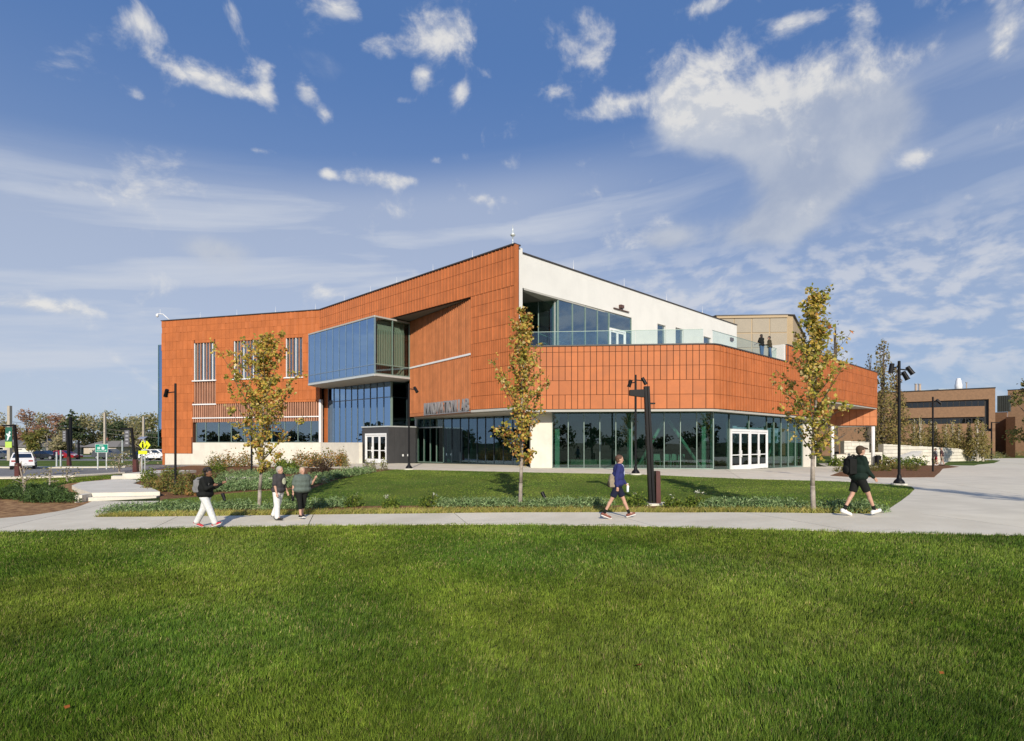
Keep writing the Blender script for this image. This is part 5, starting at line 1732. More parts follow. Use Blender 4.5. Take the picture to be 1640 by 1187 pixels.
MB().hexa([(x - .78, y - .09, z + hl - .30), (x - .30, y - .09, z + hl - .36), (x - .30, y + .09, z + hl - .36), (x - .78, y + .09, z + hl - .30)], [(x - .78, y - .09, z + hl - .12), (x - .30, y - .09, z + hl - .10), (x - .30, y + .09, z + hl - .10), (x - .78, y + .09, z + hl - .12)]).build('arm', BLACK, t)
MB().prism([(x - .34, y - .30), (x + .40, y - .26), (x + .44, y + .30), (x - .36, y + .28)], z - .1, z + .07).build('footing', STONE, t)
for k in range(3):
    MB().box(x - .16, x + .06, y - .05, y + .05, z + hl * (.25 + .3 * k), z + hl * (.25 + .3 * k) + .05).build('spacer', BLACK, t)
# little ground spotlights in the bed
for k, (u, v, w_) in enumerate([(871, 811, 'left of the walker in the blue jacket'), (358, 811, 'right of the walker with the grey backpack')]):
    gx, gy, gz = GP(u, v)
    t = thing('ground_spotlight', 'small black ground spotlight among the junipers ' + w_, 'spotlight', (gx, gy, gz), 0, 'ground spotlights')
    MB().tube((gx, gy, gz - .05), (gx, gy, gz + .22), .018, n=8).build('stake', BLACK, t)
    mb = MB(); mb.tube((gx + .07, gy - .03, gz + .20), (gx - .06, gy + .05, gz + .46), .055, .065, 12)
    mb.build('head', BLACK, t)


def slim_post(name, label, u, v, vtop, cat, r=.06, lean=0.0, arm=None, group=None, m=None):
    x, y = G(u, v); z = H(x, y); h = (v - vtop) / F * y
    t = thing(name, label, cat, (x, y, z), 0, group)
    MB().hexa([(x - r, y - r, z - .1), (x + r, y - r, z - .1), (x + r, y + r, z - .1), (x - r, y + r, z - .1)], [(x + lean - r * .8, y - r, z + h), (x + lean + r * .8, y - r, z + h), (x + lean + r * .8, y + r, z + h), (x + lean - r * .8, y + r, z + h)]).build('post', m or BLACK, t)
    if arm:
        MB().box(x + lean + min(0, arm), x + lean + max(0, arm), y - r * .6, y + r * .6, z + h - .14, z + h - .02).build('arm', m or BLACK, t)
    return t, x, y, z, h


BGREEN = mat('banner_green', (.015, .11, .075), .7, .1); LIME = mat('banner_lime', (.42, .60, .10), .7, .05); BWHITE = mat('banner_white', (.72, .76, .74), .7, .05)
for k, (u, v, vt, ln, w_, green) in enumerate([(30, 765, 680, -.33, 'with a green and lime banner near the left edge', True), (111, 746.5, 687, -.2, 'with a small dark banner beyond the road', False), (218, 757, 685, -.38, 'with a grey banner beside the yellow crossing sign', False)]):
    t, x, y, z, h = slim_post('banner_post', 'black leaning street post ' + w_, u, v, vt, 'banner post', .085 if k != 1 else .12, ln, -.9, 'leaning banner posts')
    bw, bh = (.50, 1.55) if green else (.42, 1.3)
    bx0 = x + ln - .16 - bw
    MB().box(bx0, bx0 + bw, y - .03, y, z + h - .2 - bh, z + h - .2).build('banner', BGREEN if green else mat('banner_dark', (.10, .10, .11), .7), t)
    if green:
        MB().box(bx0, bx0 + bw, y - .045, y - .031, z + h - .2 - bh, z + h - bh + .25).build('banner_stripe', LIME, t)
        # white slanting brush figure
        o = MB().prism([(0, 0), (.18, .1), (.32, .5), (.52, .62), (.36, .74), (.50, 1.12), (.30, 1.2), (.2, .8), (.02, .95), (-.08, .85), (.12, .55)], 0, .012).build('banner_mark', BWHITE, t)
        o.scale = (.6, .6, 1); o.location = (bx0 + .12, y - .034, z + h - .1 - bh + .42); o.rotation_euler = (math.radians(90), 0, 0)
    else:
        for j in range(4):
            MB().box(bx0 + .1, bx0 + bw - .1, y - .042, y - .031, z + h - 1.35 + j * .3, z + h - 1.22 + j * .3).build('banner_mark', mat('banner_grey', (.30, .31, .33), .7), t)
    MB().hexa([(x - .18, y - .18, z - .1), (x + .18, y - .18, z - .1), (x + .18, y + .18, z - .1), (x - .18, y + .18, z - .1)], [(x - .2, y - .15, z + 1.1), (x + .08, y - .15, z + 1.1), (x + .08, y + .15, z + 1.1), (x - .2, y + .15, z + 1.1)]).build('base_fin', RB, t)
POLEW = mat('weathered_pole', (.42, .37, .30), .85, .1)
for k, (u, v, vt, r, m, w_) in enumerate([(15.5, 738, 650, .22, POLEW, 'pale utility pole at the far left behind the banner'), (168, 729, 661, .2, POLEW, 'pale utility pole right of the green road sign'), (230, 728, 667, .2, POLEW, 'pale utility pole behind the yellow crossing sign'), (113, 733, 668, .2, BLACK, 'thick dark pole below the conifer'), (43, 727, 687, .12, BLACK, 'thin dark pole before the white house'), (126, 736, 705, .12, BLACK, 'short dark post left of the green road sign')]):
    slim_post('utility_pole', w_, u, v, vt, 'pole', r, 0, None, 'poles along the road', m)
for k, (u, v, vt, w_) in enumerate([(91, 748, 724, 'left of a pair by the road'), (97.5, 748, 721, 'right of a pair by the road'), (196, 741, 705, 'tall, right of the green road sign')]):
    slim_post('signal_post', 'slim silver post ' + w_, u, v, vt, 'post', .07, 0, None, 'silver posts by the road', ALU)
# green road sign
x, y = G(163, 752); z = H(x, y); y0 = y
t = thing('road_sign', 'green road direction sign on two posts reading WEST', 'sign', (x, y, z))
SGN = mat('sign_green', (.0, .24, .16), .5, .04); SGW = mat('sign_white', (.78, .80, .78), .5, .02)
k_ = y / F
zc = CH - (718 - HZ) * k_; w2, h2_ = 10.3 * k_, 6.7 * k_
for sx in (-7, 7):
    MB().tube((x + sx * k_, y + .05, z - .2), (x + sx * k_, y + .05, zc + h2_), .06, n=8).build('post', ALU, t)
MB().box(x - w2, x + w2, y - .03, y, zc - h2_, zc + h2_).build('border', SGW, t)
MB().box(x - w2 + .025, x + w2 - .025, y - .034, y - .0301, zc - h2_ + .025, zc + h2_ - .025).build('face', SGN, t)
MB().box(x - .66 * w2, x - .20 * w2, y - .044, y - .035, zc - .10, zc + .12).build('route_shield', mat('shield_grey', (.45, .60, .55), .5), t)
o = MB().prism([(0, 0), (.25, -.06), (.5, 0), (.52, .3), (.42, .48), (.25, .42), (.08, .48), (-.02, .3)], 0, .01).build('route_shield', SGW, t)
o.scale = (.50, .50, 1); o.location = (x + .02, y - .036, zc - .10); o.rotation_euler = (math.radians(90), 0, 0)


def text(body, m, parent, loc, size, rz=0.0, w=None):
    cu = bpy.data.curves.new('lettering', 'FONT'); cu.body = body; cu.size = size; cu.extrude = .004; cu.align_x = 'CENTER'
    to = bpy.data.objects.new('lettering', cu); col.objects.link(to); bpy.context.view_layer.update()
    me = bpy.data.meshes.new_from_object(to.evaluated_get(bpy.context.evaluated_depsgraph_get())); bpy.data.objects.remove(to)
    me.materials.append(m)
    o = link('lettering', me); o.location = loc; o.rotation_euler = (math.radians(90), 0, rz); setp(o, parent)
    return o


text('WEST', SGW, t, (x, y - .045, zc + .175), .15)
text('Morton Ave', SGW, t, (x - .05, y - .045, zc - .27), .155)
MB().hexa([(x + .36, y - .042, zc - .26), (x + .40, y - .042, zc - .26), (x + .47, y - .042, zc - .14), (x + .38, y - .042, zc - .14)], [(x + .36, y - .036, zc - .26), (x + .40, y - .036, zc - .26), (x + .47, y - .036, zc - .14), (x + .38, y - .036, zc - .14)]).build('arrow', SGW, t)
# yellow crossing sign
x, y = G(229, 757.5); z = H(x, y); k_ = y / F
t = thing('crossing_sign', 'bright yellow diamond pedestrian crossing sign with arrow plate and solar lamp', 'sign', (x, y, z))
YEL = mat('sign_yellow', (.72, .80, .02), .5, .03)
zc = CH - (713 - HZ) * k_; q = 7.6 * k_
for dx in (-.12, .12):
    MB().tube((x + dx, y + .05, z - .2), (x + dx, y + .05, CH - (704 - HZ) * k_), .035, n=8).build('post', ALU, t)
def diamond(cx, cz, q, y0, y1, m, nm):
    mb = MB(); P = [(cx - q * .8, cz), (cx, cz - q), (cx + q * .8, cz), (cx, cz + q)]
    mb.hexa([(a, y1, b) for a, b in P], [(a, y0, b) for a, b in P]); return mb.build(nm, m, t)
diamond(x, zc, q, y - .03, y, YEL, 'diamond_plate')
diamond(x + .22, zc, q * .95, y + .12, y + .14, YEL, 'rear_plate')
MB().box(x - .34, x + .34, y - .03, y, CH - (727.5 - HZ) * k_, CH - (722 - HZ) * k_).build('arrow_plate', YEL, t)
mk = MB(); mk.box(x - .04, x + .05, y - .04, y - .031, zc + .12, zc + .26).box(x - .07, x + .07, y - .04, y - .031, zc - .12, zc + .10)
mk.hexa([(x - .12, y - .032, zc - .32), (x - .06, y - .032, zc - .32), (x + .02, y - .032, zc - .12), (x - .05, y - .032, zc - .12)], [(x - .12, y - .04, zc - .32), (x - .06, y - .04, zc - .32), (x + .02, y - .04, zc - .12), (x - .05, y - .04, zc - .12)])
mk.hexa([(x + .06, y - .032, zc - .32), (x + .12, y - .032, zc - .32), (x + .06, y - .032, zc - .12), (x - .01, y - .032, zc - .12)], [(x + .06, y - .04, zc - .32), (x + .12, y - .04, zc - .32), (x + .06, y - .04, zc - .12), (x - .01, y - .04, zc - .12)])
mk.build('walking_figure', BLACK, t)
MB().hexa([(x - .30, y - .2, zc + q + .10), (x + .22, y - .2, zc + q + .10), (x + .22, y + .2, zc + q + .26), (x - .30, y + .2, zc + q + .26)], [(x - .30, y - .2, zc + q + .14), (x + .22, y - .2, zc + q + .14), (x + .22, y + .2, zc + q + .30), (x - .30, y + .2, zc + q + .30)]).build('solar_panel', mat('solar', (.25, .28, .36), .3), t)
# overhead wires
wr = MB()
pa = []
for (u, Y, v) in ((-40, 96, 668), (15.5, 92, 684), (168, 118, 693), (230, 122, 697), (262, 124, 700)):
    x, y = at(u, Y); pa.append(Vector((x, y, CH - (v - HZ) / F * Y)))
for i in range(len(pa) - 1):
    for dz in (0, .9):
        a, b = pa[i] + Vector((0, 0, dz)), pa[i + 1] + Vector((0, 0, dz))
        for k in range(6):
            f0, f1 = k / 6, (k + 1) / 6
            wr.tube(a.lerp(b, f0) - Vector((0, 0, 1.2 * f0 * (1 - f0))), a.lerp(b, f1) - Vector((0, 0, 1.2 * f1 * (1 - f1))), .035, n=4)
tag(wr.build('overhead_wires', mat('wire', (.16, .15, .14), .6)), 'pair of utility wires strung between the pale poles', 'wires')

# ------------------------------------------------------------------ vehicles
TYRE = mat('tyre', (.02, .02, .02), .8); RIM = mat('wheel_rim', (.45, .46, .47), .35, metal=.6)
TAIL = mat('tail_lamp', (.35, .015, .012), .3); HEADL = mat('head_lamp', (.75, .76, .78), .2)


def car(label, x, y, rz, paint, kind='sedan', L=4.6, Wd=1.82):
    t = thing('parked_car' if kind != 'van' else 'white_van', label, 'car' if kind != 'van' else 'van', (0, 0, 0), 0)
    h2 = Wd / 2
    if kind == 'sedan':
        low = [(-L / 2, .35), (-L / 2 + .05, .80), (-L / 2 + .25, .92), (L / 2 - 1.2, .90), (L / 2 - .15, .72), (L / 2, .55), (L / 2 - .05, .30), (-L / 2 + .1, .28)]
        cab = [(-L / 2 + .55, .92), (-L / 2 + 1.15, 1.40), (L / 2 - 2.25, 1.43), (L / 2 - 1.25, .91)]
    else:
        low = [(-L / 2, .40), (-L / 2 + .03, 1.0), (-L / 2 + .15, 1.08), (L / 2 - 1.1, 1.05), (L / 2 - .12, .92), (L / 2, .65), (L / 2 - .05, .38), (-L / 2 + .1, .36)]
        cab = [(-L / 2 + .12, 1.08), (-L / 2 + .40, 1.66), (L / 2 - 1.75, 1.70), (L / 2 - .95, 1.05)]

    def loft(prof, w0, w1, zlo, zhi):
        mb = MB(); n = len(prof); vs = []
        for sgn in (-1, 1):
            for (a, b) in prof:
                f = (b - zlo) / (zhi - zlo)
                vs.append((a, sgn * (w0 + (w1 - w0) * f), b))
        fs = [tuple(range(n)), tuple(range(2 * n - 1, n - 1, -1))] + [(i, n + i, n + (i + 1) % n, (i + 1) % n) for i in range(n)]
        mb.add(vs, [f[::-1] for f in fs]); return mb
    loft(low, h2, h2 * .96, .3, 1.0).build('body', paint, t)
    loft(cab, h2 * .94, h2 * .74, cab[0][1], cab[1][1]).build('cabin', paint, t)
    z0, z1 = cab[0][1] + .05, cab[1][1] - .09
    for sgn in (-1, 1):
        for (a0, a1, b0, b1) in ((.05, .50, .10, .49), (.53, .97, .52, .90)):
            def px(f, zz):
                g = (zz - cab[0][1]) / (cab[1][1] - cab[0][1])
                l, r_ = cab[0][0] + (cab[1][0] - cab[0][0]) * g, cab[3][0] + (cab[2][0] - cab[3][0]) * g
                return (l + (r_ - l) * f, sgn * (h2 * .94 + (h2 * .74 - h2 * .94) * g + .012), zz)
            P = [px(a0 + .06, z0), px(a1 - .03, z0), px(b1 - .02, z1), px(b0 + .04, z1)]
            Q = [(a, b - sgn * .02, c) for a, b, c in P]
            MB().hexa(P, Q).build('side_window', GL_CAR, t)
    for i0, i1, nm in ((0, 1, 'rear_window'), (3, 2, 'windscreen')):
        (xa, za), (xb, zb_) = cab[i0], cab[i1]
        d = -.012 if i0 == 0 else .012
        P = [(xa + (xb - xa) * .15 + d, -h2 * .80, za + (zb_ - za) * .15), (xa + (xb - xa) * .15 + d, h2 * .80, za + (zb_ - za) * .15), (xa + (xb - xa) * .85 + d, h2 * .68, za + (zb_ - za) * .85), (xa + (xb - xa) * .85 + d, -h2 * .68, za + (zb_ - za) * .85)]
        MB().hexa(P, [(a - d * 1.6, b, c) for a, b, c in P]).build(nm, GL_CAR, t)
    for sx in (-1, 1):
        for sy in (-1, 1):
            cx, cy = sx * L * .31, sy * (h2 - .09)
            wv_ = MB().tube((cx, cy - .11, .33), (cx, cy + .11, .33), .33, .33, 18).build('wheel', TYRE, t)
            MB().tube((cx, cy - .118, .33), (cx, cy + .118, .33), .20, .20, 14).build('rim', RIM, wv_)
        zl = .78 if kind == 'sedan' else .95
        for sy in (-1, 1):
            MB().box(*(sorted((sx * (L / 2 - .10), sx * (L / 2 + .004)))), sy * h2 * .68 - .16, sy * h2 * .68 + .16, zl - .16, zl - .02).build('tail_light' if sx < 0 else 'headlight', TAIL if sx < 0 else HEADL, t)
    MB().box(-L / 2 - .015, -L / 2 + .02, -.26, .26, .55, .67).build('number_plate', SGW, t)
    t.location = (x, y, H(x, y) + .012); t.rotation_euler = (0, 0, rz)
    return t


PW_ = mat('paint_white', (.72, .73, .74), .25, .02, coat=.6); PB_ = mat('paint_black', (.010, .012, .016), .2, .1, coat=.8); PBL = mat('paint_navy', (.012, .018, .07), .22, .1, coat=.8); PRD = mat('paint_red', (.28, .012, .018), .25, .05, coat=.7); PGY = mat('paint_grey', (.06, .065, .07), .25, .1, coat=.7)
x, y = at(38, 57.5); car('white van-like sport utility vehicle seen from behind on the near road', x, y, math.radians(128), PW_, 'suv', 4.6, 1.9)
cz = [(74, 88, PB_, 'sedan', 'long black saloon car parked beyond the road'), (104, 89.5, PRD, 'sedan', 'red car mostly behind the black leaning post'), (176, 90.5, PGY, 'suv', 'dark grey car parked right of the green road sign'), (236, 88.5, PB_, 'sedan', 'black car parked behind the yellow crossing sign'), (251, 87.2, PW_, 'suv', 'white car parked next to the building end'), (272, 89, PBL, 'suv', 'navy blue car half hidden by the building end'), (6, 91, PGY, 'sedan', 'grey car parked at the far left edge')]
for u, Y, pm, kd, lb_ in cz:
    x, y = at(u, Y); car(lb_, x, y, math.radians(random.uniform(-6, 6)), pm, kd)

# ------------------------------------------------------------------ houses beyond the road
def house(label, u0, u1, Y, v_eave, v_ridge, wallm, roofm, seed):
    x0, x1 = at(u0, Y)[0], at(u1, Y)[0]; xm = (x0 + x1) / 2
    z0 = H(xm, Y); ze = CH - (v_eave - HZ) / F * Y; zr = CH - (v_ridge - HZ) / F * Y
    t = thing('house', label, 'house', (xm, Y, z0))
    MB().box(x0, x1, Y, Y + 8, z0 - .5, ze).build('wall', wallm, t)
    rf = MB(); e = .5
    rf.add([(x0 - e, Y - e, ze), (x1 + e, Y - e, ze), (x1 + e, Y + 8 + e, ze), (x0 - e, Y + 8 + e, ze), (x0 + 1.5, Y + 4, zr), (x1 - 1.5, Y + 4, zr)], [(0, 1, 5, 4), (2, 3, 4, 5), (1, 2, 5), (3, 0, 4), (3, 2, 1, 0)])
    rf.build('roof', roofm, t)
    n = max(2, int((x1 - x0) / 3.2))
    for k in range(n):
        cx = x0 + (x1 - x0) * (k + .5) / n
        w_ = MB().box(cx - .6, cx + .6, Y - .06, Y - .002, z0 + 1.0, min(ze - .3, z0 + 2.2)).build('window_frame', WPAINT, t)
        MB().box(cx - .5, cx + .5, Y - .08, Y - .061, z0 + 1.1, min(ze - .4, z0 + 2.1)).build('pane', GL_CAR, w_)
    MB().box(x0 + 2, x0 + 2.7, Y + 4, Y + 4.6, zr - .8, zr + .7).build('chimney', mat('chimney_brick', (.30, .13, .09), .9), t)


RFG = mat('roof_grey', (.20, .19, .18), .9); WHS = mat('white_siding', (.74, .72, .68), .7, .04); GRS = mat('grey_siding', (.42, .47, .50), .7, .05); BGS = mat('beige_siding', (.50, .44, .36), .7, .05)
house('white gabled house with grey roof at the far left beyond the road', 20, 68, 124, 716, 702, WHS, RFG, 1)
house('pale blue-grey low house right of the white house', 70, 98, 126, 717, 709, GRS, RFG, 2)
house('beige house with grey roof behind the green road sign', 134, 186, 132, 716, 706, BGS, RFG, 3)
house('dark roofed low house at the far left edge behind the banner', -30, 12, 122, 714, 704, BGS, RFG, 4)

# ------------------------------------------------------------------ brick building on the right
BRK = mat('brown_brick', (.205, .112, .060), .85, .12, 3.0, .15, 30); BRK2 = mat('brown_brick_lit', (.27, .155, .085), .85, .12, 3.0, .15, 30)  # one brick in two tones: sunlight on the front faces painted in lighter
DGL = glass('glass_bronze', (.10, .10, .10), .10, (.8, .8, .8)); DFR = mat('dark_frame', (.022, .02, .018), .5, .1)
bb = thing('brick_building', 'brown brick two-storey building with dark ribbon windows on the right', 'building', (80, 97, -.9))
wK = Wall((64.5, 107.4), (81.7, 95.0)); wK2 = Wall((81.7, 95.0), (88, 104.5))
zt3 = wK.z(1590, 622)
s0, s1 = wK.s(1425), wK.s(1577)
b1 = (s0, s1, wK.z(1520, 652.0), wK.z(1520, 641.5)); b2 = (s0, s1, wK.z(1520, 679.0), wK.z(1520, 668.5))
bv = (s1, s1 + .55, wK.z(1577, 691), b1[3]); bh_ = (s1 + .55, wK.L + .1, bv[2], bv[2] + .5)
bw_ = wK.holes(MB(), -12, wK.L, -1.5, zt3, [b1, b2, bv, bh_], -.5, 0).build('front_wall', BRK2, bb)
for b in (b1, b2):
    n = 16; p = (b[1] - b[0]) / n
    for k in range(n):
        fr = wK.holes(MB(), b[0] + k * p, b[0] + (k + 1) * p, b[2], b[3], [(b[0] + k * p + .07, b[0] + (k + 1) * p - .07, b[2] + .08, b[3] - .25)], -.36, -.28).build('window', DFR, bb)
        pane(wK, b[0] + k * p + .075, b[0] + (k + 1) * p - .075, b[2] + .085, b[3] - .255, -.32, DGL, fr, .2)
wK.part('recess', DFR, bb, bv[0], bv[1], bv[2], bv[3], -.5, -.42); wK.part('recess', DFR, bb, bh_[0], wK.L - .01, bh_[2], bh_[3], -.5, -.42)
wK.part('recess', DFR, bb, b1[0], b1[1], b2[2], b1[3], -1.5, -.9)
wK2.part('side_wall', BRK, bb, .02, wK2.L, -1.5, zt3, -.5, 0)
MB().prism([wK.xy(-12, -.05), wK.xy(wK.L, -.05), wK2.xy(wK2.L, -.05), (78, 125), (60, 128)], zt3 - .4, zt3 - .12).build('roof', RFG, bb)
kc = MB(); wK.box(kc, -12, wK.L + .05, zt3, zt3 + .18, -.55, .06); wK2.box(kc, 0, wK2.L, zt3, zt3 + .18, -.55, .06); kc.build('coping', DFR, bb)
# sloped dark stair glazing and the far brick block
wQ = Wall(at(1597, 104), at(1650, 100))
wQ.part('link_wall', BRK, bb, -.5, wQ.s(1612), -1.5, wQ.z(1610, 660), -.5, 0)
for k in range(6):
    a = wQ.s(1597) + (wQ.s(1618) - wQ.s(1597)) * k / 6; b = wQ.s(1597) + (wQ.s(1618) - wQ.s(1597)) * (k + 1) / 6
    wQ.part('standing_seam_panel', mat('dark_roof_metal', (.05, .06, .055), .5, rnd=.1), bb, a + .03, b - .03, wQ.z(1610, 659.5), wQ.z(1610, 633.5), -.4, .1)
wQ2 = Wall(at(1611, 112), at(1700, 106))
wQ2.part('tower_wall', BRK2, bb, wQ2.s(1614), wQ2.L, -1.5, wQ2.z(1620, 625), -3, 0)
wQ2.part('tower_coping', DFR, bb, wQ2.s(1613), wQ2.L, wQ2.z(1620, 625), wQ2.z(1620, 624), -3, .1)
MB().prism([at(1611, 98), at(1626, 96.5), at(1626, 104), at(1611, 106)], -1.5, CH + (709 - 668) / F * 98).build('porch_block', BRK, bb)
# roof plant
x, y = at(1535, 112); zr_ = zt3
st_ = thing('exhaust_stack', 'tall white exhaust stack on the roof of the brick building', 'stack', (x, y, zr_))
MB().lathe([(.75, -.4), (.75, .6), (.42, .9), (.46, 1.3), (.62, 1.5), (.62, 2.3), (.52, 2.5), (.46, 3.2), (.36, 3.3), (.36, 3.6)], (x, y, zr_), 18).build('stack', WPAINT, st_, True)
MB().box(x - 1.6, x + 1.6, y - 1.4, y + 1.4, zr_ - .4, zr_ + .3).build('plinth', ALU, st_)
for k, (u, w, h, lb_) in enumerate(((1518, 2.6, 1.5, 'ribbed pale roof unit left of the white stack'), (1500, 2.4, 1.1, 'low pale roof unit near the middle of the brick roof'), (1478, 1.3, 1.3, 'small grey roof unit at the left of the brick roof'))):
    x, y = at(u, 113); tt = thing('roof_unit', lb_, 'roof unit', (x, y, zr_ - .4))
    MB().box(x - w, x + w, y - 1, y + 1, zr_ - .4, zr_ + h).build('casing', ALU, tt)
    for j in range(7):
        MB().box(x - w + .1 + j * (2 * w - .2) / 7, x - w + .1 + j * (2 * w - .2) / 7 + .12, y - 1.06, y - 1.001, zr_, zr_ + h - .1).build('rib', RIM, tt)
for k, (u, h, lb_) in enumerate(((1467, 2.3, 'left of the two roof pipes on the brick building'), (1473, 2.3, 'right of the two roof pipes on the brick building'), (1548, 2.6, 'thin roof mast right of the white stack'))):
    x, y = at(u, 111); tt = thing('roof_pipe', lb_, 'pipe', (x, y, zr_ - .4))
    MB().tube((x, y, zr_ - .5), (x, y, zr_ + h), .22 if k < 2 else .10, n=10).build('pipe', mat('pipe_tan', (.45, .36, .28), .6), tt)
    MB().tube((x, y, zr_ + h), (x, y, zr_ + h + .15), .28 if k < 2 else .22, n=10).build('cap', RIM, tt)

# pale stone terrace walls and the stair cheek, right
def stone_wall(label, pts, Y0, Y1, v_top0, v_top1):
    """coursed wall of separate blocks"""
    (u0, u1) = pts
    a, b = at(u0, Y0), at(u1, Y1); w_ = Wall(a, b)
    za, zb_ = CH - (v_top0 - HZ) / F * Y0, CH - (v_top1 - HZ) / F * Y1
    t = thing('terrace_wall', label, 'wall', (a[0], a[1], H(*a)))
    core_ = MB(); core_.hexa([w_.pt(0, -1.6, -.03), w_.pt(w_.L, -1.6, -.03), w_.pt(w_.L, -1.6, -.6), w_.pt(0, -1.6, -.6)], [w_.pt(0, za - .04, -.03), w_.pt(w_.L, zb_ - .04, -.03), w_.pt(w_.L, zb_ - .04, -.6), w_.pt(0, za - .04, -.6)])
    core_.build('core', mat('wall_joint', (.30, .27, .22), .9), t)
    r = random.Random(int(u0)); z = -1.3; row = 0
    while z < max(za, zb_) - .05:
        s = -r.random() * .6
        while s < w_.L:
            L_ = r.uniform(.9, 1.6); top = za + (zb_ - za) * max(0, min(1, (s + L_ / 2) / w_.L))
            z1 = min(z + .40, top)
            if z1 - z > .08 and s + L_ > 0:
                w_.part('stone_block', STONE, t, max(0, s) + .012, min(w_.L, s + L_) - .012, z + .01, z1 - .01, -.3, r.uniform(0, .03))
            s += L_
        z += .42; row += 1
    return t


stone_wall('long pale stone terrace wall before the young birches', (1415, 1575), 66, 78, 711, 721)
stone_wall('short pale stone wall behind the passing walker', (1340, 1413), 61, 62, 727, 724)
stone_wall('upper pale stone wall left of the poplar foot', (1352, 1392), 70, 71, 706, 708)
x0, y0 = at(1418, 59); x1, y1 = at(1462, 68)
t = thing('stair_cheek', 'sloping pale stone stair cheek in the right bed', 'wall', (x0, y0, H(x0, y0)))
mb = MB(); za, zb_ = CH - (737 - HZ) / F * y0, CH - (722 - HZ) / F * y1
mb.hexa([(x0, y0, -1.5), (x0 + 2.6, y0 - .3, -1.5), (x1 + 1.2, y1, -1.5), (x1, y1, -1.5)], [(x0, y0, za), (x0 + 2.6, y0 - .3, za - .35), (x1 + 1.2, y1, zb_), (x1, y1, zb_)])
mb.build('cheek', STONE, t)
for k in range(5):
    MB().box(x0 + 2.7 + k * .5, x0 + 5.2 + k * .5, y0 + .4 + k * .7, y0 + 1.1 + k * .7, -1.4, za - .35 + k * .16).build('tread', STONE, t)
# thin posts further right
for k, (u, v, vt, arm, w_) in enumerate([(1588, 736, 676, 1.2, 'with a square arm before the brick corner'), (1464, 735, 676, None, 'thin, left of the birches'), (1449, 722, 674, None, 'slim old lamp before the brick wall'), (1605, 724, 688, None, 'slim old lamp right of the brick corner'), (1633, 722, 690, None, 'thin dark post near the right edge')]):
    t, x, y, z, h = slim_post('path_lamp', 'dark path lamp ' + w_, u, v, vt, 'lamp post', .07, 0, arm, 'path lamps on the right')
    if k in (2, 3):
        MB().lathe([(.12, 0), (.26, .35), (.30, .4), (.08, .55)], (x, y, z + h - .05), 10).build('lantern', DFR, t)
x, y = at(1378, 50); z = H(x, y)
t = thing('litter_bin', 'dark litter bin standing under the right cantilever', 'bin', (at(1406, 57)[0], 57, H(at(1406, 57)[0], 57)))
bx_, by_ = at(1406, 57); bz_ = H(bx_, by_)
MB().lathe([(.28, 0), (.30, .05), (.30, .95), (.33, .97), (.33, 1.05)], (bx_, by_, bz_), 14).build('body', BLACK, t)
MB().lathe([(.20, 1.05), (.20, 1.12)], (bx_, by_, bz_), 14).build('lid', BLACK, t)

# ------------------------------------------------------------------ people
def sph(mb, c, ax, n=12, m=8):
    vs = []; fs = []
    c = Vector(c)
    for j in range(m + 1):
        ph = math.pi * j / m
        for i in range(n):
            t = 2 * math.pi * i / n
            vs.append((c.x + ax[0] * math.sin(ph) * math.cos(t), c.y + ax[1] * math.sin(ph) * math.sin(t), c.z + ax[2] * math.cos(ph)))
    for j in range(m):
        for i in range(n):
            a, b = j * n + i, j * n + (i + 1) % n
            fs.append((a, a + n, b + n, b))
    mb.add(vs, fs)


def cap(mb, p, q, r0, r1):
    p, q = Vector(p), Vector(q)
    mb.tube(p, q, r0, r1, 12)
    sph(mb, p, (r0,) * 3); sph(mb, q, (r1,) * 3)


def fuse(mb, name, m, parent, voxel=.012, smooth=3):
    """one continuous skin over overlapping tapered pieces"""
    o = link('tmp', mb.mesh('tmp', m))
    rm = o.modifiers.new('r', 'REMESH'); rm.mode = 'VOXEL'; rm.voxel_size = voxel; rm.use_smooth_shade = True
    sm = o.modifiers.new('s', 'SMOOTH'); sm.iterations = smooth; sm.factor = .5
    bpy.context.view_layer.update()
    me = bpy.data.meshes.new_from_object(o.evaluated_get(bpy.context.evaluated_depsgraph_get()))
    bpy.data.objects.remove(o)
    me.name = name
    if not me.materials:
        me.materials.append(m)
    return link(name, me, parent, None, True)


def cloth(name, c, rough=.85):
    return mat('cloth_' + name, c, rough, .12, 14.0, .25, 60, spec=.2)


SKIN = mat('skin_light', (.52, .30, .21), .5, .05, 8); SKIND = mat('skin_brown', (.22, .105, .06), .5, .05, 8)
HAIRD = mat('hair_dark', (.018, .012, .010), .6, .2, 30, .5); HAIRB = mat('hair_brown', (.10, .05, .028), .6, .2, 30, .5); HAIRG = mat('hair_grey', (.42, .38, .33), .6, .2, 30, .5); HAIRL = mat('hair_fair', (.50, .36, .24), .6, .2, 30, .5)
EYE = mat('eye_dark', (.02, .015, .012), .3); LIP = mat('lip', (.35, .13, .11), .5)


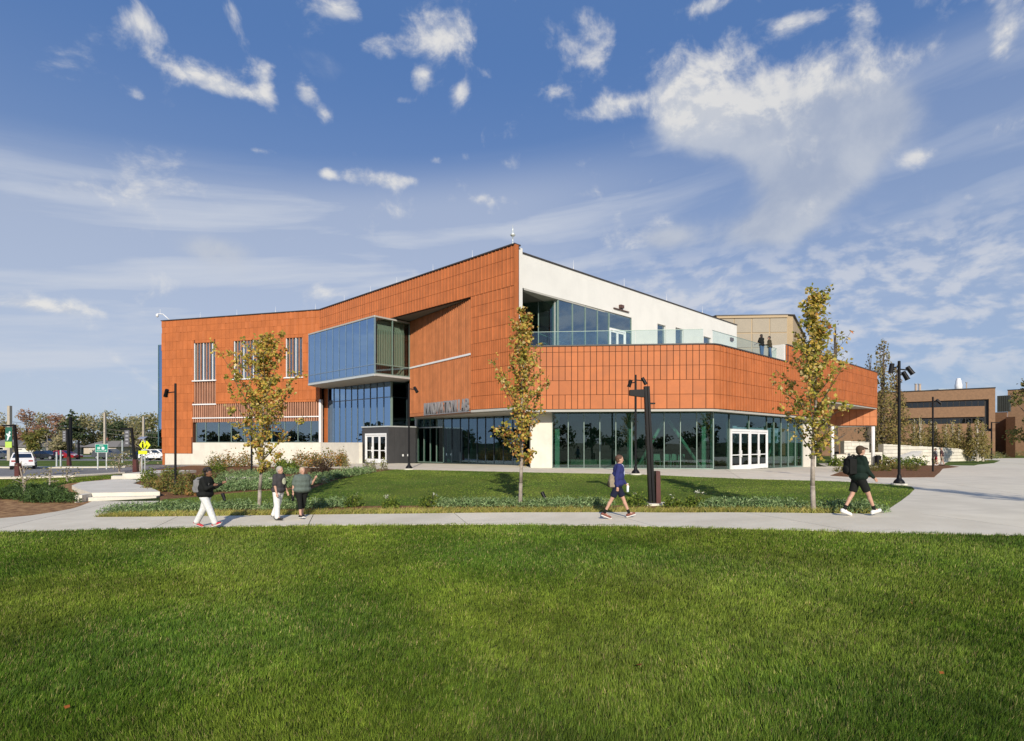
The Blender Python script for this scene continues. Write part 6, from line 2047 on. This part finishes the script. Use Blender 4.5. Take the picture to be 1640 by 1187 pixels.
def person(label, x, y, z, hd, Hh, skin, hair, top, bottom, shoe, sleeve, legcov, legs, arms, girth=1.0, look=0.0, nod=0.0, sock=None, hairk='short', pack=None, sole=None, loose=1.0, group=None):
    """legs: ((thigh, knee), (thigh, knee)) right, left in degrees; arms: ((swing, elbow, out), ...)"""
    t = thing('person', label, 'person', (x, y, z), hd, group)
    R = math.radians
    g = girth
    hip = .52 * Hh; th, sk = .245 * Hh, .245 * Hh; foot = .045 * Hh
    J = {}
    low = 9
    for s, (a, k) in zip((-1, 1), legs):
        h_ = Vector((0, s * .085 * g ** .5, hip))
        kn = h_ + Vector((math.sin(R(a)), 0, -math.cos(R(a)))) * th
        an = kn + Vector((math.sin(R(a - k)), 0, -math.cos(R(a - k)))) * sk
        pitch = R(min(0, (a - k)) * .9) if a - k < -8 else R(max(0, a - k) * .75)
        toe = an + Vector((math.cos(pitch) * .16 - math.sin(pitch) * .05, 0, -foot * .75 + math.sin(pitch) * .16))
        heel = an + Vector((-.05, 0, -foot * .8 - (math.sin(pitch) * .05)))
        J[s] = [h_, kn, an, toe, heel, pitch]
        low = min(low, toe.z - .028, heel.z - .028)
    dz = Vector((0, 0, -low))
    for s in (-1, 1):
        J[s] = [p + dz for p in J[s][:5]] + [J[s][5]]
    hz_ = hip - low
    pel = Vector((0, 0, hz_ + .03)); lean = .02
    che = Vector((lean + .01, 0, hz_ + .27 * Hh)); sh_z = hz_ + .295 * Hh
    nk = Vector((lean + .015, 0, hz_ + .325 * Hh)); hc = Vector((lean + .035 + .05 * math.sin(R(nod)), 0, hz_ + .405 * Hh - .02 * math.sin(R(nod))))
    A = {}
    for s, (sw_, el, out) in zip((-1, 1), arms):
        s0 = Vector((lean, s * .165 * (.75 + .25 * g), sh_z))
        d1 = Vector((math.sin(R(sw_)), s * math.sin(R(out)), -math.cos(R(sw_)))).normalized()
        e_ = s0 + d1 * .175 * Hh
        d2 = Vector((math.sin(R(sw_ + el)), s * math.sin(R(out)) * .4, -math.cos(R(sw_ + el)))).normalized()
        w_ = e_ + d2 * .145 * Hh
        A[s] = (s0, e_, w_, d2)
    b = MB()
    sph(b, pel, (.115 * g, .155 * g, .12)); sph(b, (pel + che) / 2, (.10 * g, .135 * g, .17)); sph(b, che + Vector((0, 0, -.05)), (.115 * g, .16 * g, .17))
    cap(b, A[-1][0], A[1][0], .055, .055)
    cap(b, nk - Vector((0, 0, .04)), hc - Vector((.01, 0, .02)), .052, .050)
    sph(b, hc + Vector((0, 0, .02)), (.098, .076, .112)); sph(b, hc + Vector((.025, 0, -.05)), (.066, .056, .068))
    ld = R(look)
    fwd = Vector((math.cos(ld), math.sin(ld), -math.sin(R(nod)) * .6)); sd = Vector((-math.sin(ld), math.cos(ld), 0))
    sph(b, hc + fwd * .098 + Vector((0, 0, -.012)), (.018, .016, .022))
    for s in (-1, 1):
        sph(b, hc + sd * s * .078 + Vector((0, 0, -.005)), (.018, .010, .028))
        h_, kn, an, toe, heel, _ = J[s]
        cap(b, h_, kn, .078 * g ** .7, .052 * g ** .4); cap(b, kn, an, .050 * g ** .4, .034)
        cap(b, kn.lerp(an, .25) - Vector((.012, 0, 0)), kn.lerp(an, .5), .048, .040)
        cap(b, an, toe, .036, .026)
        s0, e_, w_, d2 = A[s]
        cap(b, s0, e_, .050 * g ** .5, .040); cap(b, e_, w_, .040, .027)
        pal = w_ + d2 * .05
        cap(b, w_, pal, .026, .030)
        sx = d2.cross(Vector((0, 1, 0))).normalized()
        for f in range(4):
            base = pal + sx * (f - 1.5) * .021 + d2 * .02
            L_ = (.055, .066, .062, .048)[f]
            mid_ = base + d2 * L_ * .6
            cap(b, base, mid_, .0095, .0085); cap(b, mid_, mid_ + (d2 * .7 + Vector((.3, -s * .5, .1))).normalized() * L_ * .5, .0085, .007)
        cap(b, w_ + d2 * .02 + sx * .022, w_ + d2 * .055 + sx * .052 - Vector((0, s * .012, 0)), .011, .0085)
    fuse(b, 'body', skin, t, .0125, 2)
    # clothes
    c = MB()
    lo = .04 * loose
    sph(c, che + Vector((0, 0, -.05)), (.135 * g + lo * .4, .185 * g + lo * .4, .19)); sph(c, (pel + che) / 2, (.128 * g + lo, .165 * g + lo, .20)); sph(c, pel + Vector((0, 0, .03)), (.138 * g + lo, .180 * g + lo, .13))
    cap(c, A[-1][0], A[1][0], .072, .072); cap(c, nk - Vector((0, 0, .09)), nk - Vector((0, 0, .015)), .085, .062)
    for s in (-1, 1):
        s0, e_, w_, d2 = A[s]
        if sleeve == 'long':
            cap(c, s0, e_, .074, .060); cap(c, e_, e_.lerp(w_, .94), .060, .042)
        else:
            cap(c, s0, s0.lerp(e_, .80), .078, .075)
    fuse(c, 'shirt' if sleeve == 'short' else 'jacket', top, t, .015, 4)
    c = MB()
    sph(c, pel - Vector((0, 0, .0)), (.130 * g, .172 * g, .125))
    for s in (-1, 1):
        h_, kn, an, toe, heel, _ = J[s]
        k_ = .026 * loose
        if legcov >= 1.0:
            cap(c, h_, kn, .092 * g ** .7 + k_ * .5, .062 + k_); cap(c, kn, kn.lerp(an, .97), .062 + k_, .050 + k_)
        elif legcov > .55:
            cap(c, h_, kn, .092 * g ** .7, .066); cap(c, kn, kn.lerp(an, (legcov - .5) * 2), .066, .058)
        else:
            e9 = h_.lerp(kn, legcov * 2 - .06); c.tube(h_, e9, .094 * g ** .7 + k_ * .2, .074 + k_ * .6, 14); sph(c, h_, (.094 * g ** .7,) * 3)
    fuse(c, 'trousers' if legcov >= 1 else 'shorts', bottom, t, .015, 4)
    for s in (-1, 1):
        h_, kn, an, toe, heel, pt = J[s]
        c = MB(); cap(c, heel + Vector((0, 0, .018)), toe + Vector((0, 0, .008)), .044, .038); cap(c, an + Vector((-.005, 0, -.015)), heel.lerp(toe, .5) + Vector((0, 0, .02)), .043, .040)
        so_ = fuse(c, 'shoe', shoe, t, .011, 2)
        if sole:
            c = MB(); cap(c, heel + Vector((-.008, 0, -.012)), toe + Vector((.01, 0, -.010)), .036, .034)
            fuse(c, 'sole', sole, so_, .011, 1)
        if sock:
            c = MB(); cap(c, an + Vector((0, 0, -.01)), an.lerp(kn, .22), .042, .044); fuse(c, 'sock', sock, t, .012, 1)
    # hair
    c = MB()
    up = Vector((0, 0, 1)); bk = -fwd; bk.z = 0
    sph(c, hc + up * .045 + bk * .020, (.106, .088, .095)); sph(c, hc + bk * .045 - up * .01, (.070, .078, .085))
    if hairk == 'curly':
        for i in range(46):
            r = random.Random(i); a, e = r.uniform(0, 6.28), r.uniform(.1, 1.4)
            sph(c, hc + up * .05 + bk * .02 + Vector((math.cos(a) * math.cos(e) * .105, math.sin(a) * math.cos(e) * .10, math.sin(e) * .10)), (.030,) * 3, 8, 5)
    if hairk == 'long':
        cap(c, hc + bk * .05, hc + bk * .075 - up * .20, .075, .055)
    if hairk == 'cap':
        cap(c, hc + up * .075 + fwd * .06, hc + up * .065 + fwd * .165, .035, .022)
    # keep the face clear
    cut = MB(); cut.v = [v for v in c.v]; cut.f = c.f; cut.mi = c.mi
    hr = fuse(c, 'hair' if hairk != 'cap' else 'cap', hair, t, .012, 2)
    me = hr.data
    for v in me.vertices:
        rel = v.co - hc
        f_ = rel.dot(Vector((fwd.x, fwd.y, 0)).normalized())
        if f_ > .045 and rel.z < .055 and hairk != 'cap':
            v.co -= fwd * (f_ - .045)
    for s in (-1, 1):
        e = MB(); sph(e, hc + fwd * .088 + sd * s * .030 + up * .012, (.010, .011, .007), 8, 6); e2 = link('eye', e.mesh('eye', EYE), t, None, True)
    e = MB(); sph(e, hc + fwd * .086 - up * .058, (.010, .022, .006), 8, 6); link('mouth', e.mesh('mouth', LIP), t, None, True)
    return t, {'hip': pel, 'chest': che, 'neck': nk, 'head': hc, 'arm': A, 'leg': J, 'Hh': Hh}


def world_of(t, p):
    return wm(t) @ Vector(p)


def backpack(label, t, J, m, sz=1.0, drop=0.0, side=0.0, mm2=None):
    """a worn bag is a thing of its own, built at the wearer's back"""
    ch = J['chest']
    c = ch + Vector((-.23 * sz, side, -.12 - drop))
    bp = thing('backpack', label, 'backpack', world_of(t, c + Vector((0, 0, -.22 * sz))), t.rotation_euler[2])
    b = MB(); sph(b, (0, 0, .22 * sz), (.115 * sz, .15 * sz, .24 * sz)); b.box(-.08 * sz, .09 * sz, -.13 * sz, .13 * sz, .03 * sz, .38 * sz)
    fuse(b, 'bag', m, bp, .014, 4)
    b = MB(); sph(b, (-.10 * sz, 0, .13 * sz), (.05 * sz, .11 * sz, .11 * sz)); fuse(b, 'pocket', mm2 or m, bp, .014, 3)
    if not side:
        for s in (-1, 1):
            b = MB()
            o = Vector((-c.x, 0, .22 * sz - c.z))
            b.path([Vector((.02, s * .10, .40 * sz)), Vector((.16, s * .115, .47 * sz)), Vector((.36 * sz, s * .12, .30 * sz)), Vector((.30 * sz, s * .15, .10 * sz))], [.016, .02, .02, .014], 6)
            link('strap', b.mesh('strap', mm2 or m), bp, None, True)
    return bp


def gz(u, v):
    x, y = G(u, v)
    return x, y, H(x, y) + .019


def hold_bottle(label, t, J, s, m, m2, L=.22):
    s0, e_, w_, d2 = J['arm'][s]
    p = w_ + d2 * .085
    q = world_of(t, p)
    bt = thing('water_bottle', label, 'bottle', (q.x, q.y, q.z - L * .6))
    MB().lathe([(.030, 0), (.034, .01), (.034, L * .72), (.018, L * .86), (.018, L)], (q.x, q.y, q.z - L * .75), 12).build('bottle', m, bt, True)
    MB().lathe([(.021, L), (.021, L * 1.1)], (q.x, q.y, q.z - L * .75), 10).build('cap', m2, bt)
    return bt


cBLK = cloth('black', (.012, .013, .012)); cWHT = cloth('white', (.72, .72, .70)); cRED = mat('shoe_red', (.45, .012, .03), .5); cGRY = cloth('grey', (.20, .20, .20))
cCHA = cloth('charcoal', (.055, .052, .055)); cSAGE = cloth('sage', (.115, .145, .125)); cBLU = cloth('navy_blue', (.030, .036, .135)); cLBL = cloth('pale_blue', (.48, .54, .70)); cNAV = cloth('navy', (.012, .015, .035)); cFOR = cloth('forest', (.010, .022, .016)); cJEA = cloth('jeans', (.055, .11, .20)); cOLB = cloth('olive_brown', (.05, .042, .025)); cTAN = cloth('tan', (.30, .25, .18))
SOLE = mat('sole_white', (.70, .69, .66), .6); SHB = mat('shoe_black', (.015, .015, .016), .5); SHW = mat('shoe_white', (.74, .74, .73), .5); SHR = mat('shoe_rust', (.17, .045, .025), .55)
cHCAP = cloth('cap_brown', (.075, .050, .032))

P = gz(329, 846.5)
t, J = person('person in black hoodie and white trousers with grey backpack looking at a phone', *P, 0.0, 93 / F * P[1], SKIND, HAIRD, cBLK, cWHT, cRED, 'long', 1.0, ((25, 4), (-16, 12)), ((22, 92, 6), (30, 88, 4)), 1.18, -.1, 26, None, 'curly', None, SOLE, 1.25)
backpack('grey backpack on the person in the black hoodie', t, J, cGRY, 1.0, .02)
s0, e_, w_, d2 = J['arm'][-1]; q = world_of(t, w_ + d2 * .10)
ph = thing('phone', 'black phone in the hands of the person in the black hoodie', 'phone', (q.x, q.y, q.z - .02))
MB().hexa([(q.x - .02, q.y - .03, q.z), (q.x + .10, q.y - .03, q.z + .07), (q.x + .10, q.y + .05, q.z + .07), (q.x - .02, q.y + .05, q.z)], [(q.x - .025, q.y - .03, q.z + .009), (q.x + .095, q.y - .03, q.z + .079), (q.x + .095, q.y + .05, q.z + .079), (q.x - .025, q.y + .05, q.z + .009)]).build('case', BLACK, ph)

P = gz(446, 834)
t, J = person('grey-haired person in charcoal T-shirt with round print and white trousers', *P, -.30, 83 / F * P[1], SKIN, HAIRG, cCHA, cWHT, SHB, 'short', 1.0, ((3, 2), (-14, 10)), ((4, 12, 6), (8, 14, 6)), 1.10, .1, 0, None, 'short', None, None, 1.1)
b = MB(); ch = J['chest']
for k in range(24):
    a0, a1 = 2 * math.pi * k / 24, 2 * math.pi * (k + 1) / 24
    b.add([(0, 0, 0), (0, math.cos(a0) * .085, math.sin(a0) * .10), (0, math.cos(a1) * .085, math.sin(a1) * .10)], [(0, 1, 2)])
b.v = [(ch.x + .215 - 1.6 * (p[1] ** 2), p[1] - .04, ch.z - .10 + p[2]) for p in b.v]
link('shirt_print', b.mesh('shirt_print', mat('print_cream', (.62, .62, .42), .8, .25, 40)), t, None, True)

P = gz(483, 831)
t, J = person('heavier person in sage T-shirt and black knee-length shorts waving one hand', *P, -.75, 78 / F * P[1], SKIN, HAIRL, cSAGE, cBLK, SHB, 'short', .72, ((14, 6), (-10, 8)), ((-6, 10, 16), (25, 115, 22)), 1.42, .3, 0, None, 'short', None, SOLE, 1.2)
hold_bottle('dark bottle held by the person in the sage T-shirt', t, J, -1, BLACK, BLACK, .24)

P = gz(989, 831.5)
t, J = person('person striding in blue jacket, navy shorts and rust shoes', *P, -.05, 101 / F * P[1], SKIN, HAIRB, cBLU, cNAV, SHR, 'long', .44, ((-24, 4), (24, 2)), ((-14, 18, 5), (16, 22, 6)), 1.06, .1, 4, cBLK, 'short', None, SOLE, 1.1)
b = MB(); ch = J['chest']; sph(b, ch + Vector((.085, 0, -.13)), (.085, .075, .25)); fuse(b, 'undershirt', cLBL, t, .013, 2)
backpack('tan shoulder bag on the back of the person in the blue jacket', t, J, cTAN, .85, .24, -.06, cOLB)
hold_bottle('clear water bottle in the hand of the person in the blue jacket', t, J, 1, mat('clear_plastic', (.70, .78, .80), .15), WPAINT, .22)

P = gz(1375, 827.5)
t, J = person('person in dark hoodie, black shorts, white shoes and brown cap walking right', *P, 0.03, 110 / F * P[1], SKIN, cHCAP, cFOR, cBLK, SHW, 'long', .44, ((27, 6), (-15, 14)), ((14, 28, 4), (10, 30, 5)), 1.10, .2, 6, cBLK, 'cap', None, SOLE, 1.25)
backpack('black backpack on the person in the dark hoodie and cap', t, J, cBLK, 1.08, .02)

for k, (u, hd, top, hair, hk, lb_) in enumerate(((1220, 2.0, cBLK, HAIRD, 'long', 'long-haired person in black top and jeans standing on the roof terrace'), (1233, 2.7, cOLB, HAIRD, 'short', 'person in olive jacket and jeans leaning at the terrace guard'))):
    q = at(u, wR.p.y + wR.d.y * wR.s(u) + 1.25 + .1 * k)
    person(lb_, q[0], q[1], ZD + .01, hd, 1.72 + .06 * k, SKIN, hair, top, cJEA, SHB, 'short' if k == 0 else 'long', 1.0, ((3, 2), (-4, 4)), ((25, 70, 8), (18, 55, 8)), 1.0, 0, 0, None, hk)
x, y = at(1508.5, 57); z = H(x, y) + .04
person('distant person in dark top with bare legs on the right plaza', x, y, z, 2.3, 1.78, SKIN, HAIRL, mat('cloth_maroon', (.05, .02, .022), .8), cTAN, SHB, 'short', .44, ((10, 4), (-10, 8)), ((5, 15, 5), (-5, 15, 5)))
x, y = at(1499, 58); z = H(x, y) + .04
person('distant person in red shorts and grey top at the edge of the right bed', x, y, z, 2.5, 1.74, SKIN, HAIRB, cGRY, mat('cloth_red', (.38, .02, .04), .8), SHW, 'short', .44, ((-8, 4), (8, 8)), ((5, 15, 5), (-5, 15, 5)))
